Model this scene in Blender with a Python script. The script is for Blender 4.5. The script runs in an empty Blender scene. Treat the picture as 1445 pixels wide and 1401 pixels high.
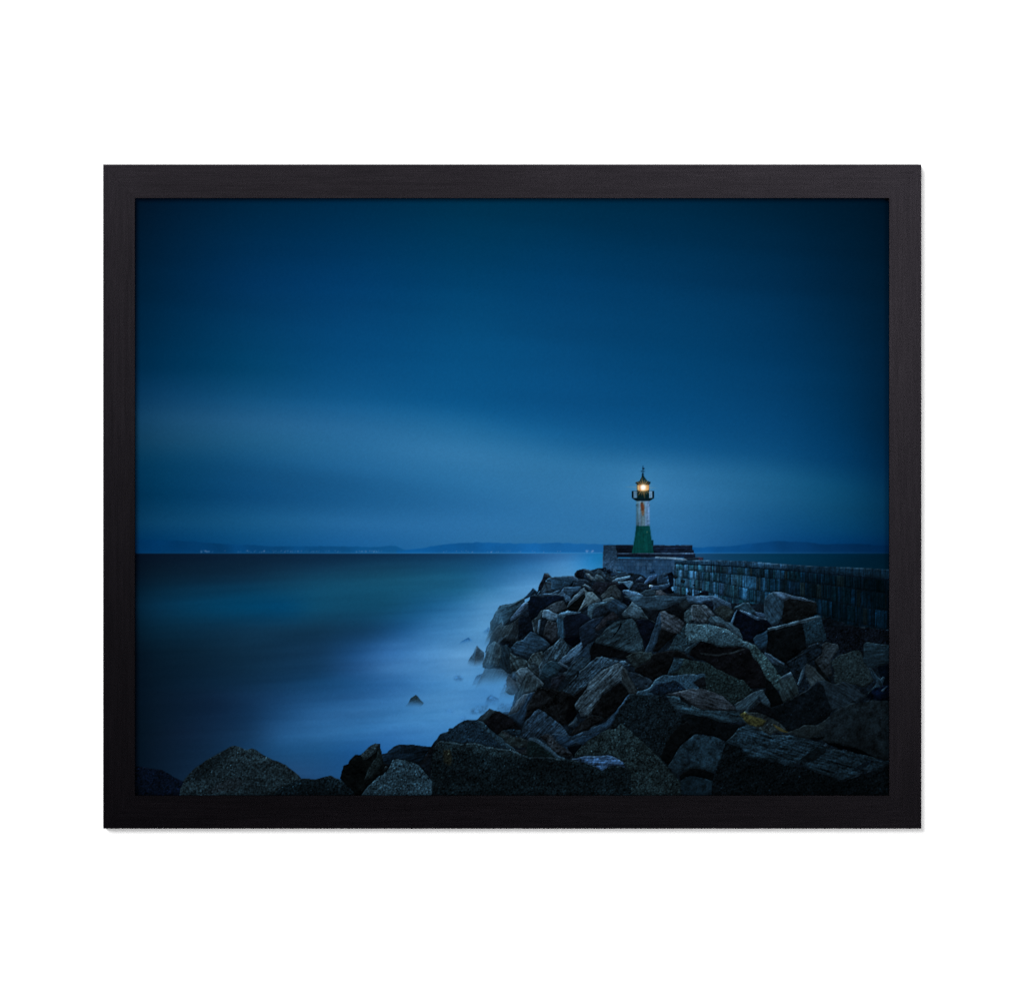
import bpy, math
import numpy as np

# ---------------------------------------------------------------- camera, light, exposure
U = 0.0005                                       # half a millimetre: one step of the drawing
CXP, CYP = 722.5, 700.5
def wx(px): return (px - CXP) * U
def wz(py): return (CYP - py) * U

scene = bpy.context.scene
DEPTH = 0.0082                                    # how far the frame stands out from the wall
DIST = 3.0
cam_d = bpy.data.cameras.new('camera')
cam_d.sensor_fit = 'HORIZONTAL'
cam_d.sensor_width = 36.0
cam_d.lens = 36.0 * DIST / (1445 * U)
cam_d.clip_start = 0.05
cam_d.clip_end = 60.0
cam = bpy.data.objects.new('camera', cam_d)
cam.location = (0.0, -DEPTH - DIST, 0.0)
cam.rotation_euler = (math.radians(90), 0, 0)
scene.collection.objects.link(cam)
scene.camera = cam

world = bpy.data.worlds.new('World')
scene.world = world
world.use_nodes = True
world.node_tree.nodes['Background'].inputs[0].default_value = (1, 1, 1, 1)
world.node_tree.nodes['Background'].inputs[1].default_value = 0.03

def lamp(name, loc, target, size, power, col=(1, 1, 1)):
    d = bpy.data.lights.new(name, 'AREA')
    d.shape = 'RECTANGLE'
    d.size, d.size_y = size
    d.energy = power
    d.color = col
    o = bpy.data.objects.new(name, d)
    o.location = loc
    v = [target[i] - loc[i] for i in range(3)]
    import mathutils
    o.rotation_euler = mathutils.Vector(v).to_track_quat('-Z', 'Y').to_euler()
    scene.collection.objects.link(o)
    return o
lamp('key_softbox', (-4.4, -8.0, 4.8), (0, 0, 0), (6.0, 6.0), 1800)
lamp('fill_softbox', (4.2, -5.2, -2.6), (0, 0, 0), (2.6, 2.6), 400)
lamp('sheen_softbox', (.60, -3.2, .50), (.25, 0, .2), (.6, .5), 10.5)
K_INK = 1.88                                     # light falling on the sheet (radiance of a white sheet)

scene.view_settings.view_transform = 'Standard'
scene.view_settings.look = 'None'
scene.view_settings.exposure = 0.0
scene.view_settings.gamma = 1.0
scene.view_settings.use_curve_mapping = False
scene.render.engine = 'CYCLES'
scene.cycles.max_bounces = 4
scene.cycles.use_denoising = False
scene.render.filter_size = 1.2

# ---------------------------------------------------------------- materials
def mat(name):
    m = bpy.data.materials.new(name)
    m.use_nodes = True
    return m, m.node_tree, m.node_tree.nodes['Principled BSDF']

def wall_material():
    m, nt, b = mat('white_wall_paint')
    n = nt.nodes.new('ShaderNodeTexNoise'); n.inputs['Scale'].default_value = 900
    n.inputs['Detail'].default_value = 3
    bp = nt.nodes.new('ShaderNodeBump'); bp.inputs['Strength'].default_value = .03; bp.inputs['Distance'].default_value = .0005
    tc = nt.nodes.new('ShaderNodeTexCoord')
    nt.links.new(tc.outputs['Object'], n.inputs['Vector'])
    nt.links.new(n.outputs['Fac'], bp.inputs['Height'])
    nt.links.new(bp.outputs['Normal'], b.inputs['Normal'])
    b.inputs['Base Color'].default_value = (.86, .86, .86, 1)
    b.inputs['Roughness'].default_value = .9
    b.inputs['Specular IOR Level'].default_value = .1
    return m

def wood_material():
    """black stained open-pored wood; the grain runs along the object's own X axis"""
    m, nt, b = mat('black_stained_wood')
    L = nt.links.new
    tc = nt.nodes.new('ShaderNodeTexCoord')
    info = nt.nodes.new('ShaderNodeObjectInfo')
    off = nt.nodes.new('ShaderNodeVectorMath'); off.operation = 'ADD'
    sc_ = nt.nodes.new('ShaderNodeMath'); sc_.operation = 'MULTIPLY'; sc_.inputs[1].default_value = 7.0
    L(info.outputs['Random'], sc_.inputs[0])
    L(tc.outputs['Object'], off.inputs[0]); L(sc_.outputs[0], off.inputs[1])
    def grain(sx, sy, detail, rough=.6):
        mp = nt.nodes.new('ShaderNodeMapping'); mp.inputs['Scale'].default_value = (sx, sy, sy)
        L(off.outputs[0], mp.inputs['Vector'])
        n = nt.nodes.new('ShaderNodeTexNoise'); n.inputs['Scale'].default_value = 1
        n.inputs['Detail'].default_value = detail; n.inputs['Roughness'].default_value = rough
        L(mp.outputs[0], n.inputs['Vector'])
        return n.outputs['Fac']
    fine, pores, broad = grain(60, 1100, 4), grain(14, 420, 5, .7), grain(6, 22, 3)
    def ramp(fac, a, b_, lo, hi):
        r = nt.nodes.new('ShaderNodeMapRange')
        r.inputs[1].default_value, r.inputs[2].default_value, r.inputs[3].default_value, r.inputs[4].default_value = a, b_, lo, hi
        L(fac, r.inputs[0]); return r.outputs[0]
    def mul(a, b_):
        x = nt.nodes.new('ShaderNodeMath'); x.operation = 'MULTIPLY'; L(a, x.inputs[0]); L(b_, x.inputs[1]); return x.outputs[0]
    tone = mul(mul(ramp(fine, .3, .7, .72, 1.3), ramp(pores, .35, .6, .7, 1.18)), ramp(broad, .3, .7, .72, 1.3))
    def mixc(lo, hi):
        x = nt.nodes.new('ShaderNodeMix'); x.data_type = 'RGBA'
        x.inputs[6].default_value, x.inputs[7].default_value = lo, hi
        L(ramp(tone, .4, 1.6, 0, 1), x.inputs[0]); return x.outputs[2]
    dif = nt.nodes.new('ShaderNodeBsdfDiffuse'); L(mixc((.0002, .0002, .0003, 1), (.0008, .0006, .0010, 1)), dif.inputs['Color'])
    gl = nt.nodes.new('ShaderNodeBsdfAnisotropic'); gl.distribution = 'BECKMANN'
    L(mixc((.0122, .0109, .0134, 1), (.0200, .0178, .0212, 1)), gl.inputs['Color'])
    gl.inputs['Roughness'].default_value = .335
    add = nt.nodes.new('ShaderNodeAddShader')
    L(dif.outputs[0], add.inputs[0]); L(gl.outputs[0], add.inputs[1])
    L(add.outputs[0], nt.nodes['Material Output'].inputs['Surface'])
    nt.nodes.remove(b)
    bp = nt.nodes.new('ShaderNodeBump'); bp.inputs['Strength'].default_value = .1; bp.inputs['Distance'].default_value = .0001
    L(tone, bp.inputs['Height']); L(bp.outputs['Normal'], gl.inputs['Normal'])
    return m

def ink_material():
    """matte photographic paper: the ink colour is stored per point of the sheet, with a fine paper tooth"""
    m, nt, b = mat('printed_paper')
    at = nt.nodes.new('ShaderNodeAttribute'); at.attribute_name = 'ink'
    nt.links.new(at.outputs['Color'], b.inputs['Base Color'])
    b.inputs['Roughness'].default_value = .95
    b.inputs['Specular IOR Level'].default_value = .0
    return m

def board_material():
    m, nt, b = mat('brown_backing_board')
    n = nt.nodes.new('ShaderNodeTexNoise'); n.inputs['Scale'].default_value = 300
    r = nt.nodes.new('ShaderNodeValToRGB')
    r.color_ramp.elements[0].color = (.16, .1, .06, 1); r.color_ramp.elements[1].color = (.28, .19, .12, 1)
    nt.links.new(n.outputs['Fac'], r.inputs[0]); nt.links.new(r.outputs[0], b.inputs['Base Color'])
    return m

M_WALL, M_WOOD, M_INK, M_BOARD = wall_material(), wood_material(), ink_material(), board_material()

def link(name, verts, faces, material, parent=None):
    me = bpy.data.meshes.new(name)
    me.from_pydata(verts, [], faces)
    me.update()
    me.materials.append(material)
    o = bpy.data.objects.new(name, me)
    scene.collection.objects.link(o)
    if parent:
        o.parent = parent
    return o

# ---------------------------------------------------------------- wall and frame
wall = link('wall', [(-3, 0, -2.5), (3, 0, -2.5), (3, 0, 2.5), (-3, 0, 2.5), (-3, .05, -2.5), (3, .05, -2.5), (3, .05, 2.5), (-3, .05, 2.5)],
            [(0, 1, 2, 3), (7, 6, 5, 4), (0, 4, 5, 1), (1, 5, 6, 2), (2, 6, 7, 3), (3, 7, 4, 0)], M_WALL)
wall['kind'] = 'structure'
wall['label'] = 'plain bright white wall behind the framed picture'
wall['category'] = 'wall'

root = bpy.data.objects.new('framed_print', None)
scene.collection.objects.link(root)
root.location = (0, 0, wz(1169))
root['label'] = 'black wooden frame holding a dark blue photo print of a lighthouse and boulders'
root['category'] = 'framed picture'
ZB = wz(1169)

OX0, OX1, OY0, OY1 = wx(145.6), wx(1300.2), wz(1168.8), wz(232.4)      # outer edge
IX0, IX1, IY0, IY1 = wx(190.3), wx(1254.8), wz(1122.2), wz(279.8)      # sight edge

def rail(length_out, cut_a, cut_b, width, name, loc, rot):
    """a rail along X: outer edge at y=0 from 0 to length_out, inner edge at y=width, mitred at both ends;
    softened front arrises; z runs from the wall (0) to the front (DEPTH)"""
    e, g = .00012, .00003
    prof = [(0, 0), (0, DEPTH - e), (e * .3, DEPTH - e * .3), (e, DEPTH), (width - .00005, DEPTH), (width, DEPTH - .00005), (width, 0)]
    vs, fs = [], []
    n = len(prof)
    nseg = 24
    for i in range(nseg + 1):
        t = i / nseg
        for y, z in prof:
            xa = cut_a * y / width + g
            xb = length_out - cut_b * y / width - g
            vs.append((xa + (xb - xa) * t, y, z))
    for i in range(nseg):
        for j in range(n):
            k = (j + 1) % n
            fs.append((i * n + j, i * n + k, (i + 1) * n + k, (i + 1) * n + j))
    fs.append(tuple(range(n))[::-1]); fs.append(tuple(range(nseg * n, nseg * n + n)))
    o = link(name, vs, fs, M_WOOD, root)
    import bmesh
    bm = bmesh.new(); bm.from_mesh(o.data); bmesh.ops.recalc_face_normals(bm, faces=bm.faces); bm.to_mesh(o.data); bm.free()
    o.location = (loc[0], loc[1], loc[2] - ZB)
    o.rotation_euler = rot
    return o
import mathutils
def orient(o, xdir, ydir):
    x = mathutils.Vector(xdir); y = mathutils.Vector(ydir); z = x.cross(y)
    o.rotation_euler = mathutils.Matrix((x, y, z)).transposed().to_euler()
wl_, wr_, wb_, wt_ = IX0 - OX0, OX1 - IX1, IY0 - OY0, OY1 - IY1
o = rail(OX1 - OX0, wl_, wr_, wb_, 'frame_rail', (OX0, 0, OY0), (0, 0, 0)); orient(o, (1, 0, 0), (0, 0, 1)); o['label'] = 'bottom rail of the black frame'
o = rail(OX1 - OX0, wr_, wl_, wt_, 'frame_rail', (OX1, 0, OY1), (0, 0, 0)); orient(o, (-1, 0, 0), (0, 0, -1)); o['label'] = 'top rail of the black frame'
o = rail(OY1 - OY0, wt_, wb_, wl_, 'frame_rail', (OX0, 0, OY1), (0, 0, 0)); orient(o, (0, 0, -1), (1, 0, 0)); o['label'] = 'left rail of the black frame'
o = rail(OY1 - OY0, wb_, wt_, wr_, 'frame_rail', (OX1, 0, OY0), (0, 0, 0)); orient(o, (0, 0, 1), (-1, 0, 0)); o['label'] = 'right rail of the black frame'
YP = -DEPTH + .0038                              # the sheet lies a little behind the front of the frame
def box(name, x0, x1, y0, y1, z0, z1, m):
    v = [(x0, y0, z0), (x1, y0, z0), (x1, y0, z1), (x0, y0, z1), (x0, y1, z0), (x1, y1, z0), (x1, y1, z1), (x0, y1, z1)]
    return link(name, v, [(0, 1, 2, 3), (7, 6, 5, 4), (0, 4, 5, 1), (1, 5, 6, 2), (2, 6, 7, 3), (3, 7, 4, 0)], m, root)
bb = box('backing_board', IX0 + .0001, IX1 - .0001, YP + .0008, YP + .004, IY0 + .0001 - ZB, IY1 - .0001 - ZB, M_BOARD)
# ---------------------------------------------------------------- the printed picture
# The picture on the sheet is flat ink: it is drawn here as plain colour areas
# (sky, water, stones, lighthouse), one ink colour per point of a fine grid.
PX0, PY0, PW, PH = 187, 277, 1071, 849          # area of the sheet, in half-millimetres
rng = np.random.default_rng(11)
INK = np.zeros((PH, PW, 3))
ID = np.zeros((PH, PW), np.int32)
IDNAME = {0: ('print', None)}
YY, XX = np.mgrid[0:PH, 0:PW].astype(float)
GX, GY = XX + PX0, YY + PY0

_fy = np.fft.fftfreq(PH)[:, None]
_fx = np.fft.fftfreq(PW)[None, :]

def fnoise(sx, sy, ang=0.0):
    """unit-variance noise, gaussian grain sx by sy, turned by ang degrees"""
    a = math.radians(ang)
    u = _fx * math.cos(a) + _fy * math.sin(a)
    v = -_fx * math.sin(a) + _fy * math.cos(a)
    k = np.exp(-2 * (math.pi ** 2) * ((u * sx) ** 2 + (v * sy) ** 2))
    n = np.fft.ifft2(np.fft.fft2(rng.standard_normal((PH, PW))) * k).real
    n -= n.mean()
    return n / n.std()

def blur(img, sx, sy):
    """gaussian blur with edge padding"""
    out = img
    for ax, s in ((1, sx), (0, sy)):
        if s <= 0:
            continue
        r = max(1, int(3 * s))
        k = np.exp(-0.5 * (np.arange(-r, r + 1) / s) ** 2)
        k /= k.sum()
        pad = [(0, 0)] * out.ndim
        pad[ax] = (r, r)
        p = np.pad(out, pad, mode='edge')
        acc = 0
        n = out.shape[ax]
        for i, w in enumerate(k):
            acc = acc + w * (p[:, i:i + n] if ax == 1 else p[i:i + n])
        out = acc
    return out

def sstep(a, b, x):
    t = np.clip((x - a) / (b - a), 0, 1)
    return t * t * (3 - 2 * t)

STREAK = {a: 0.75 * fnoise(6, .55, a) + 0.5 * fnoise(3, .5, a) + .3 * fnoise(14, 1.8, a) for a in range(0, 180, 15)}
GRAIN = fnoise(.6, .6)
SPECK = fnoise(.55, .55)
CLOT = fnoise(2.2, 2.2)
LOW = fnoise(9, 9)
VLOW = fnoise(26, 20)
ROUGH = .6 * fnoise(3.2, 1.3, 25) + .6 * fnoise(2.4, 1.1, 150) + .4 * fnoise(6, 5)
RELIEF = {}
for a in (20, 60, 120, 160):
    h = fnoise(6, 3, a) * 1.0 + fnoise(2.5, 1.4, a) * .45
    gy, gx = np.gradient(h)
    r = gy * .8 + gx * .45
    RELIEF[a] = -r / r.std()
JX1, JY1 = fnoise(2.6, 2.6), fnoise(2.6, 2.6)
JX2, JY2 = fnoise(8, 8), fnoise(8, 8)

# ---- sky: columns of colours measured down the picture
SKY = {
 190: [(280, 2, 20, 36), (400, 0, 30, 52), (520, 0, 42, 70), (560, 6, 52, 84), (590, 14, 62, 96), (620, 12, 60, 92), (655, 2, 52, 86), (700, 0, 46, 80), (737, 6, 56, 92), (761, 0, 50, 92), (778, 0, 46, 88)],
 215: [(280, 2, 25, 45), (400, 0, 36, 62), (520, 0, 50, 82), (560, 12, 64, 100), (590, 24, 76, 112), (620, 22, 74, 110), (655, 4, 62, 100), (700, 0, 56, 94), (737, 12, 70, 112), (761, 0, 58, 106), (778, 0, 54, 100)],
 350: [(280, 0, 38, 63), (400, 0, 52, 92), (520, 0, 68, 106), (560, 14, 82, 124), (595, 34, 98, 144), (620, 30, 96, 142), (655, 16, 82, 132), (700, 10, 74, 126), (737, 20, 88, 138), (761, 10, 80, 134), (778, 6, 74, 132)],
 500: [(280, 0, 45, 74), (400, 0, 62, 108), (500, 3, 75, 124), (560, 12, 88, 138), (605, 38, 110, 164), (640, 36, 108, 163), (680, 24, 94, 150), (705, 22, 92, 148), (740, 36, 108, 168), (761, 26, 100, 164), (778, 20, 96, 162)],
 650: [(280, 0, 50, 80), (400, 0, 67, 114), (500, 4, 80, 134), (570, 8, 88, 146), (605, 32, 110, 166), (640, 50, 124, 180), (680, 40, 116, 174), (710, 36, 110, 170), (740, 42, 116, 178), (761, 40, 114, 176), (778, 36, 110, 172)],
 800: [(280, 0, 47, 77), (400, 0, 62, 110), (500, 4, 75, 129), (580, 8, 82, 140), (620, 20, 98, 156), (655, 46, 122, 178), (700, 48, 122, 180), (730, 44, 118, 178), (760, 46, 120, 180), (778, 46, 120, 180)],
 950: [(280, 0, 42, 71), (400, 0, 57, 101), (500, 0, 69, 120), (590, 5, 78, 134), (630, 14, 90, 148), (665, 46, 120, 176), (700, 50, 123, 180), (730, 46, 118, 176), (760, 44, 118, 180), (778, 40, 114, 178)],
 1100: [(280, 0, 33, 57), (400, 0, 46, 83), (500, 0, 57, 102), (600, 5, 69, 120), (640, 10, 78, 130), (675, 26, 97, 146), (705, 26, 96, 146), (740, 16, 83, 136), (765, 10, 74, 132), (778, 6, 68, 128)],
 1190: [(280, 0, 27, 48), (400, 0, 35, 64), (500, 0, 46, 82), (600, 0, 54, 96), (650, 2, 60, 106), (690, 10, 76, 118), (720, 10, 74, 116), (750, 4, 66, 112), (765, 0, 58, 110), (778, 0, 52, 104)],
 1235: [(280, 1, 24, 43), (400, 0, 31, 56), (500, 0, 36, 66), (600, 0, 42, 76), (660, 0, 48, 86), (700, 4, 58, 96), (720, 4, 58, 95), (750, 2, 54, 94), (765, 0, 46, 92), (778, 0, 42, 86)],
 1257: [(280, 0, 18, 35), (400, 0, 25, 46), (500, 0, 31, 57), (600, 0, 32, 60), (660, 0, 36, 68), (700, 2, 44, 76), (720, 2, 44, 76), (750, 0, 42, 76), (765, 0, 36, 72), (778, 0, 32, 66)],
}
def edge_of(x):
    return np.interp(x, [190, 350, 500, 650, 800, 950, 1100, 1190, 1257], [572, 578, 586, 600, 632, 650, 658, 672, 680])
HOR = 780.8
tt = np.linspace(0, 3, 400)
cols = sorted(SKY)
tab = []
for cx in cols:
    e = float(edge_of(cx))
    yq = np.interp(tt, [0, 1, 2, 3], [277, e - 32, e + 32, 782])
    a = np.array(SKY[cx], float)
    tab.append(np.stack([np.interp(yq, a[:, 0], a[:, k]) for k in (1, 2, 3)], -1))
tab = np.array(tab)                              # column, t, rgb
eg = edge_of(GX)
T = np.where(GY < eg - 32, (GY - 277) / (eg - 32 - 277), np.where(GY < eg + 32, 1 + (GY - eg + 32) / 64, 2 + (GY - eg - 32) / (782 - eg - 32)))
T = np.clip(T, 0, 3) / 3 * 399
ti = np.clip(T.astype(int), 0, 398); tf = (T - ti)[..., None]
ci = np.clip(np.searchsorted(cols, GX, side='right') - 1, 0, len(cols) - 2)
ca = np.array(cols, float)
cf = ((GX - ca[ci]) / (ca[ci + 1] - ca[ci]))
cf = np.clip(cf, 0, 1)[..., None]
lo = tab[ci, ti] * (1 - tf) + tab[ci, ti + 1] * tf
hi = tab[ci + 1, ti] * (1 - tf) + tab[ci + 1, ti + 1] * tf
sky = blur(lo * (1 - cf) + hi * cf, 22, 5)
wisp = fnoise(90, 7, 4) * .5 + fnoise(50, 22, 5) * .5
sky = sky * np.array([.96, .945, .93]) + np.array([3.2, 1.2, 0]) * sstep(300, 470, GY)[..., None] * sstep(200, 420, GX)[..., None] * (1 - .7 * sstep(950, 1180, GX)[..., None])
tl_ = ((1 - sstep(420, 700, GX)) * (1 - sstep(540, 640, GY)))[..., None]
sky = sky * (1 + tl_ * np.array([0, -.01, .05]))
sky = sky * (1 + .016 * wisp[..., None] * np.array([1.6, 1, .9]))
INK[:] = sky

# ---- sea
SEA = {
 781: [(190, 4, 14, 27), (215, 7, 21, 37), (350, 11, 34, 55), (450, 12, 40, 65), (550, 12, 46, 75), (650, 16, 56, 89), (700, 18, 68, 106), (750, 30, 88, 138), (800, 52, 116, 172), (832, 30, 116, 178), (842, 4, 112, 174), (850, 20, 116, 170), (985, 24, 74, 112), (1020, 14, 62, 92), (1100, 4, 52, 78), (1180, 0, 38, 60), (1256, 0, 26, 42)],
 800: [(190, 4, 17, 30), (215, 7, 25, 39), (350, 12, 40, 60), (450, 15, 53, 78), (550, 18, 66, 92), (650, 20, 80, 114), (700, 26, 92, 136), (750, 42, 114, 168), (800, 76, 146, 202), (832, 40, 136, 202), (842, 16, 128, 196), (850, 50, 128, 176), (985, 20, 70, 106), (1100, 2, 48, 72), (1256, 0, 26, 40)],
 815: [(190, 4, 19, 33), (215, 7, 29, 44), (350, 12, 45, 67), (450, 16, 68, 94), (550, 20, 80, 106), (650, 24, 94, 128), (700, 40, 112, 162), (750, 74, 144, 200), (800, 92, 160, 214), (850, 70, 140, 190), (1256, 0, 26, 40)],
 832: [(190, 3, 27, 42), (215, 6, 38, 57), (260, 8, 49, 72), (350, 8, 61, 89), (450, 16, 79, 108), (550, 20, 87, 116), (650, 26, 98, 134), (700, 60, 132, 182), (735, 88, 154, 208), (800, 96, 160, 212)],
 856: [(190, 3, 32, 50), (215, 6, 48, 72), (260, 5, 59, 87), (350, 1, 68, 102), (400, 1, 71, 109), (450, 14, 77, 106), (550, 16, 76, 104), (600, 22, 90, 132), (650, 46, 120, 172), (690, 88, 154, 206), (720, 96, 160, 212)],
 888: [(190, 3, 26, 40), (215, 6, 38, 56), (350, 14, 53, 77), (450, 16, 54, 78), (520, 17, 62, 93), (570, 27, 92, 142), (620, 58, 130, 186), (660, 78, 146, 200), (690, 98, 162, 212)],
 920: [(190, 3, 18, 30), (215, 6, 27, 41), (350, 14, 46, 67), (450, 17, 55, 84), (500, 25, 77, 122), (550, 50, 114, 174), (600, 76, 142, 200), (650, 95, 156, 208), (690, 100, 160, 212)],
 945: [(190, 3, 17, 29), (215, 6, 25, 39), (350, 13, 44, 66), (450, 18, 60, 92), (500, 33, 87, 136), (550, 62, 125, 181), (600, 78, 144, 202), (650, 92, 154, 207), (700, 80, 146, 202)],
 965: [(190, 3, 17, 29), (215, 6, 24, 38), (350, 14, 46, 71), (450, 20, 70, 109), (500, 27, 86, 134), (550, 38, 102, 158), (600, 60, 129, 188), (650, 76, 145, 202), (700, 74, 143, 202)],
 985: [(190, 3, 17, 29), (215, 7, 24, 38), (300, 12, 34, 56), (400, 22, 66, 104), (450, 28, 82, 126), (500, 36, 94, 144), (550, 50, 114, 170), (620, 78, 145, 201), (700, 74, 142, 202)],
 1010: [(190, 3, 17, 28), (215, 7, 24, 38), (300, 12, 35, 58), (350, 14, 46, 75), (400, 25, 74, 115), (450, 41, 101, 151), (500, 48, 110, 162), (550, 56, 124, 180), (600, 70, 139, 196), (680, 70, 138, 196)],
 1035: [(190, 3, 17, 28), (215, 8, 24, 38), (260, 12, 31, 51), (350, 19, 55, 86), (400, 37, 96, 144), (450, 44, 107, 158), (500, 46, 113, 167), (550, 50, 118, 178), (620, 60, 130, 190)],
 1060: [(190, 3, 17, 28), (215, 8, 24, 39), (300, 14, 41, 65), (400, 26, 81, 124), (450, 27, 85, 130), (500, 26, 89, 144), (550, 38, 106, 168), (620, 50, 120, 182)],
 1095: [(190, 4, 18, 30), (260, 14, 37, 58), (350, 22, 61, 91), (420, 32, 75, 114), (480, 27, 81, 128), (560, 30, 88, 140)],
}
rows = sorted(SEA)
rt = np.stack([np.stack([np.interp(GX[0], np.array(SEA[r], float)[:, 0], np.array(SEA[r], float)[:, k]) for k in (1, 2, 3)], -1) for r in rows])
ri = np.clip(np.searchsorted(rows, GY[:, 0], side='right') - 1, 0, len(rows) - 2)
ra = np.array(rows, float)
rf = np.clip((GY[:, 0] - ra[ri]) / (ra[ri + 1] - ra[ri]), 0, 1)[:, None, None]
sea = rt[ri] * (1 - rf) + rt[ri + 1] * rf
sea = blur(sea, 11, 5) * np.array([1.02, .94, .985])
silk = fnoise(60, 2.2, -3) * .5 + fnoise(34, 5, -6) * .6 + fnoise(18, 1.4, -2) * .28
sea = sea * (1 + .02 * silk[..., None] * np.array([1.5, 1.05, .9]))
foam = sstep(60, 160, sea[..., 1])
sea = sea * (1 - foam[..., None] * np.array([.1, .005, .045]))
sea = sea + (foam * (fnoise(16, 1.5, -8) * 1.1 + fnoise(9, 3, 12) * 1.1 + fnoise(24, 7, -14) * 2.2))[..., None]
inwater = sstep(HOR - .9, HOR + 1.3, GY)[..., None]
INK = INK * (1 - inwater) + sea * inwater
ID[GY > HOR] = 1
IDNAME[1] = ('printed_sea', 'smooth long exposure sea, dark at the horizon and milky along the rocks')

# ---- far shore
def band(xs, ys, col_l, col_r, name_id, namelabel):
    global INK
    top = np.interp(GX[0], xs, ys, left=999, right=999) + .35 * JX2[0] + .25 * JX1[1]
    m = sstep(-.9, .9, GY - top[None, :]) * (1 - sstep(HOR - .8, HOR + .2, GY))
    f = np.clip((GX - xs[0]) / (xs[-1] - xs[0]), 0, 1)[..., None]
    c = np.array(col_l) * (1 - f) + np.array(col_r) * f
    c = c * (1 + .03 * LOW[..., None])
    INK = INK * (1 - m[..., None]) + c * m[..., None]
    ID[(m > .5)] = name_id
    IDNAME[name_id] = namelabel
band([187, 250, 300, 340, 400, 450, 520, 558, 574, 590], [761.5, 762.5, 766, 768.5, 771, 770.5, 772, 771, 775, 776.5], (0, 49, 92), (18, 88, 144), 2, ('printed_hills', 'low blue hills with town lights left of the lighthouse'))
band([560, 590, 625, 660, 700, 760, 800, 868], [777, 774, 769, 765.6, 765.8, 766.5, 766.4, 768.5], (12, 84, 146), (26, 98, 162), 2, ('printed_hills', 'low blue hills with town lights left of the lighthouse'))
band([968, 1000, 1040, 1056, 1088, 1108, 1116, 1140, 1160, 1200, 1258], [773, 772, 770.5, 767.5, 763.8, 763, 764, 765.5, 767.8, 767.4, 770], (14, 84, 146), (0, 32, 66), 3, ('printed_hills', 'low dark blue hills right of the lighthouse'))
line = np.exp(-((GY - 779.9) / .75) ** 2) * np.interp(GX, [190, 300, 500, 700, 850, 990, 1150, 1256], [.15, .25, .5, .7, .7, .55, .4, .15])
INK += line[..., None] * np.array([26, 34, 34])
def dot(x, y, col, r=.6, a=1.0):
    global INK
    x0, x1, y0, y1 = int(x - PX0 - 5), int(x - PX0 + 6), int(y - PY0 - 5), int(y - PY0 + 6)
    s = (slice(max(y0, 0), y1), slice(max(x0, 0), x1))
    g = a * np.exp(-((GX[s] - x) ** 2 + (GY[s] - y) ** 2) / (2 * r * r))
    INK[s] = INK[s] * (1 - g[..., None]) + np.array(col) * g[..., None]
for i in range(150):
    x = rng.choice([rng.uniform(282, 300), rng.uniform(310, 545), rng.uniform(335, 480), rng.uniform(335, 480), rng.uniform(500, 540)])
    dot(x, rng.uniform(776.6, 779.2), (110, 145, 188) if rng.random() < .75 else (150, 148, 178), rng.uniform(.4, .65), rng.uniform(.08, .36))
for i in range(26):
    dot(rng.choice([rng.uniform(684, 722), rng.uniform(620, 800)]), rng.uniform(777.3, 779), (150, 160, 196), rng.uniform(.4, .6), rng.uniform(.15, .5))
for i in range(20):
    dot(rng.uniform(827, 838), rng.uniform(776.2, 779.4), (140, 160, 205), .6, rng.uniform(.15, .5))

# ---- drawing of closed outlines
def wob(p, amt):
    """outline broken into short pieces and roughened by a fixed field, so that neighbours still meet"""
    out = []
    n = len(p)
    for i in range(n):
        a, b = p[i], p[(i + 1) % n]
        L = math.hypot(b[0] - a[0], b[1] - a[1])
        k = max(1, int(L / 2.0))
        for j in range(k):
            t = j / k
            out.append((a[0] + (b[0] - a[0]) * t, a[1] + (b[1] - a[1]) * t))
    q = np.array(out)
    if amt > 0:
        ix = np.clip((q[:, 0] - PX0).astype(int), 0, PW - 1)
        iy = np.clip((q[:, 1] - PY0).astype(int), 0, PH - 1)
        q = q + amt * np.stack([.45 * JX1[iy, ix] + .55 * JX2[iy, ix], .45 * JY1[iy, ix] + .55 * JY2[iy, ix]], -1)
    return q

def cover(q, fat=1.35):
    """bounding box and coverage of an outline, three samples per step"""
    x0 = max(0, int(q[:, 0].min() - PX0) - 3); x1 = min(PW, int(q[:, 0].max() - PX0) + 5)
    y0 = max(0, int(q[:, 1].min() - PY0) - 3); y1 = min(PH, int(q[:, 1].max() - PY0) + 5)
    if x1 <= x0 or y1 <= y0:
        return None
    S = 3
    w, h = (x1 - x0) * S, (y1 - y0) * S
    xs = (np.arange(w) + .5) / S + x0 + PX0 - .5
    ys = (np.arange(h) + .5) / S + y0 + PY0 - .5
    cnt = np.zeros((h, w + 1), np.int32)
    n = len(q)
    for i in range(n):
        ax, ay = q[i]; bx, by = q[(i + 1) % n]
        if ay == by:
            continue
        if ay > by:
            ax, ay, bx, by = bx, by, ax, ay
        r = np.nonzero((ys >= ay) & (ys < by))[0]
        if len(r) == 0:
            continue
        xi = ax + (ys[r] - ay) * (bx - ax) / (by - ay)
        k = np.clip(np.searchsorted(xs, xi), 0, w)
        np.add.at(cnt, (r, k), 1)
    m = (np.cumsum(cnt, 1)[:, :w] & 1).astype(float)
    a = m.reshape(y1 - y0, S, x1 - x0, S).mean((1, 3))
    return (slice(y0, y1), slice(x0, x1)), np.clip(a * fat, 0, 1)

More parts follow.
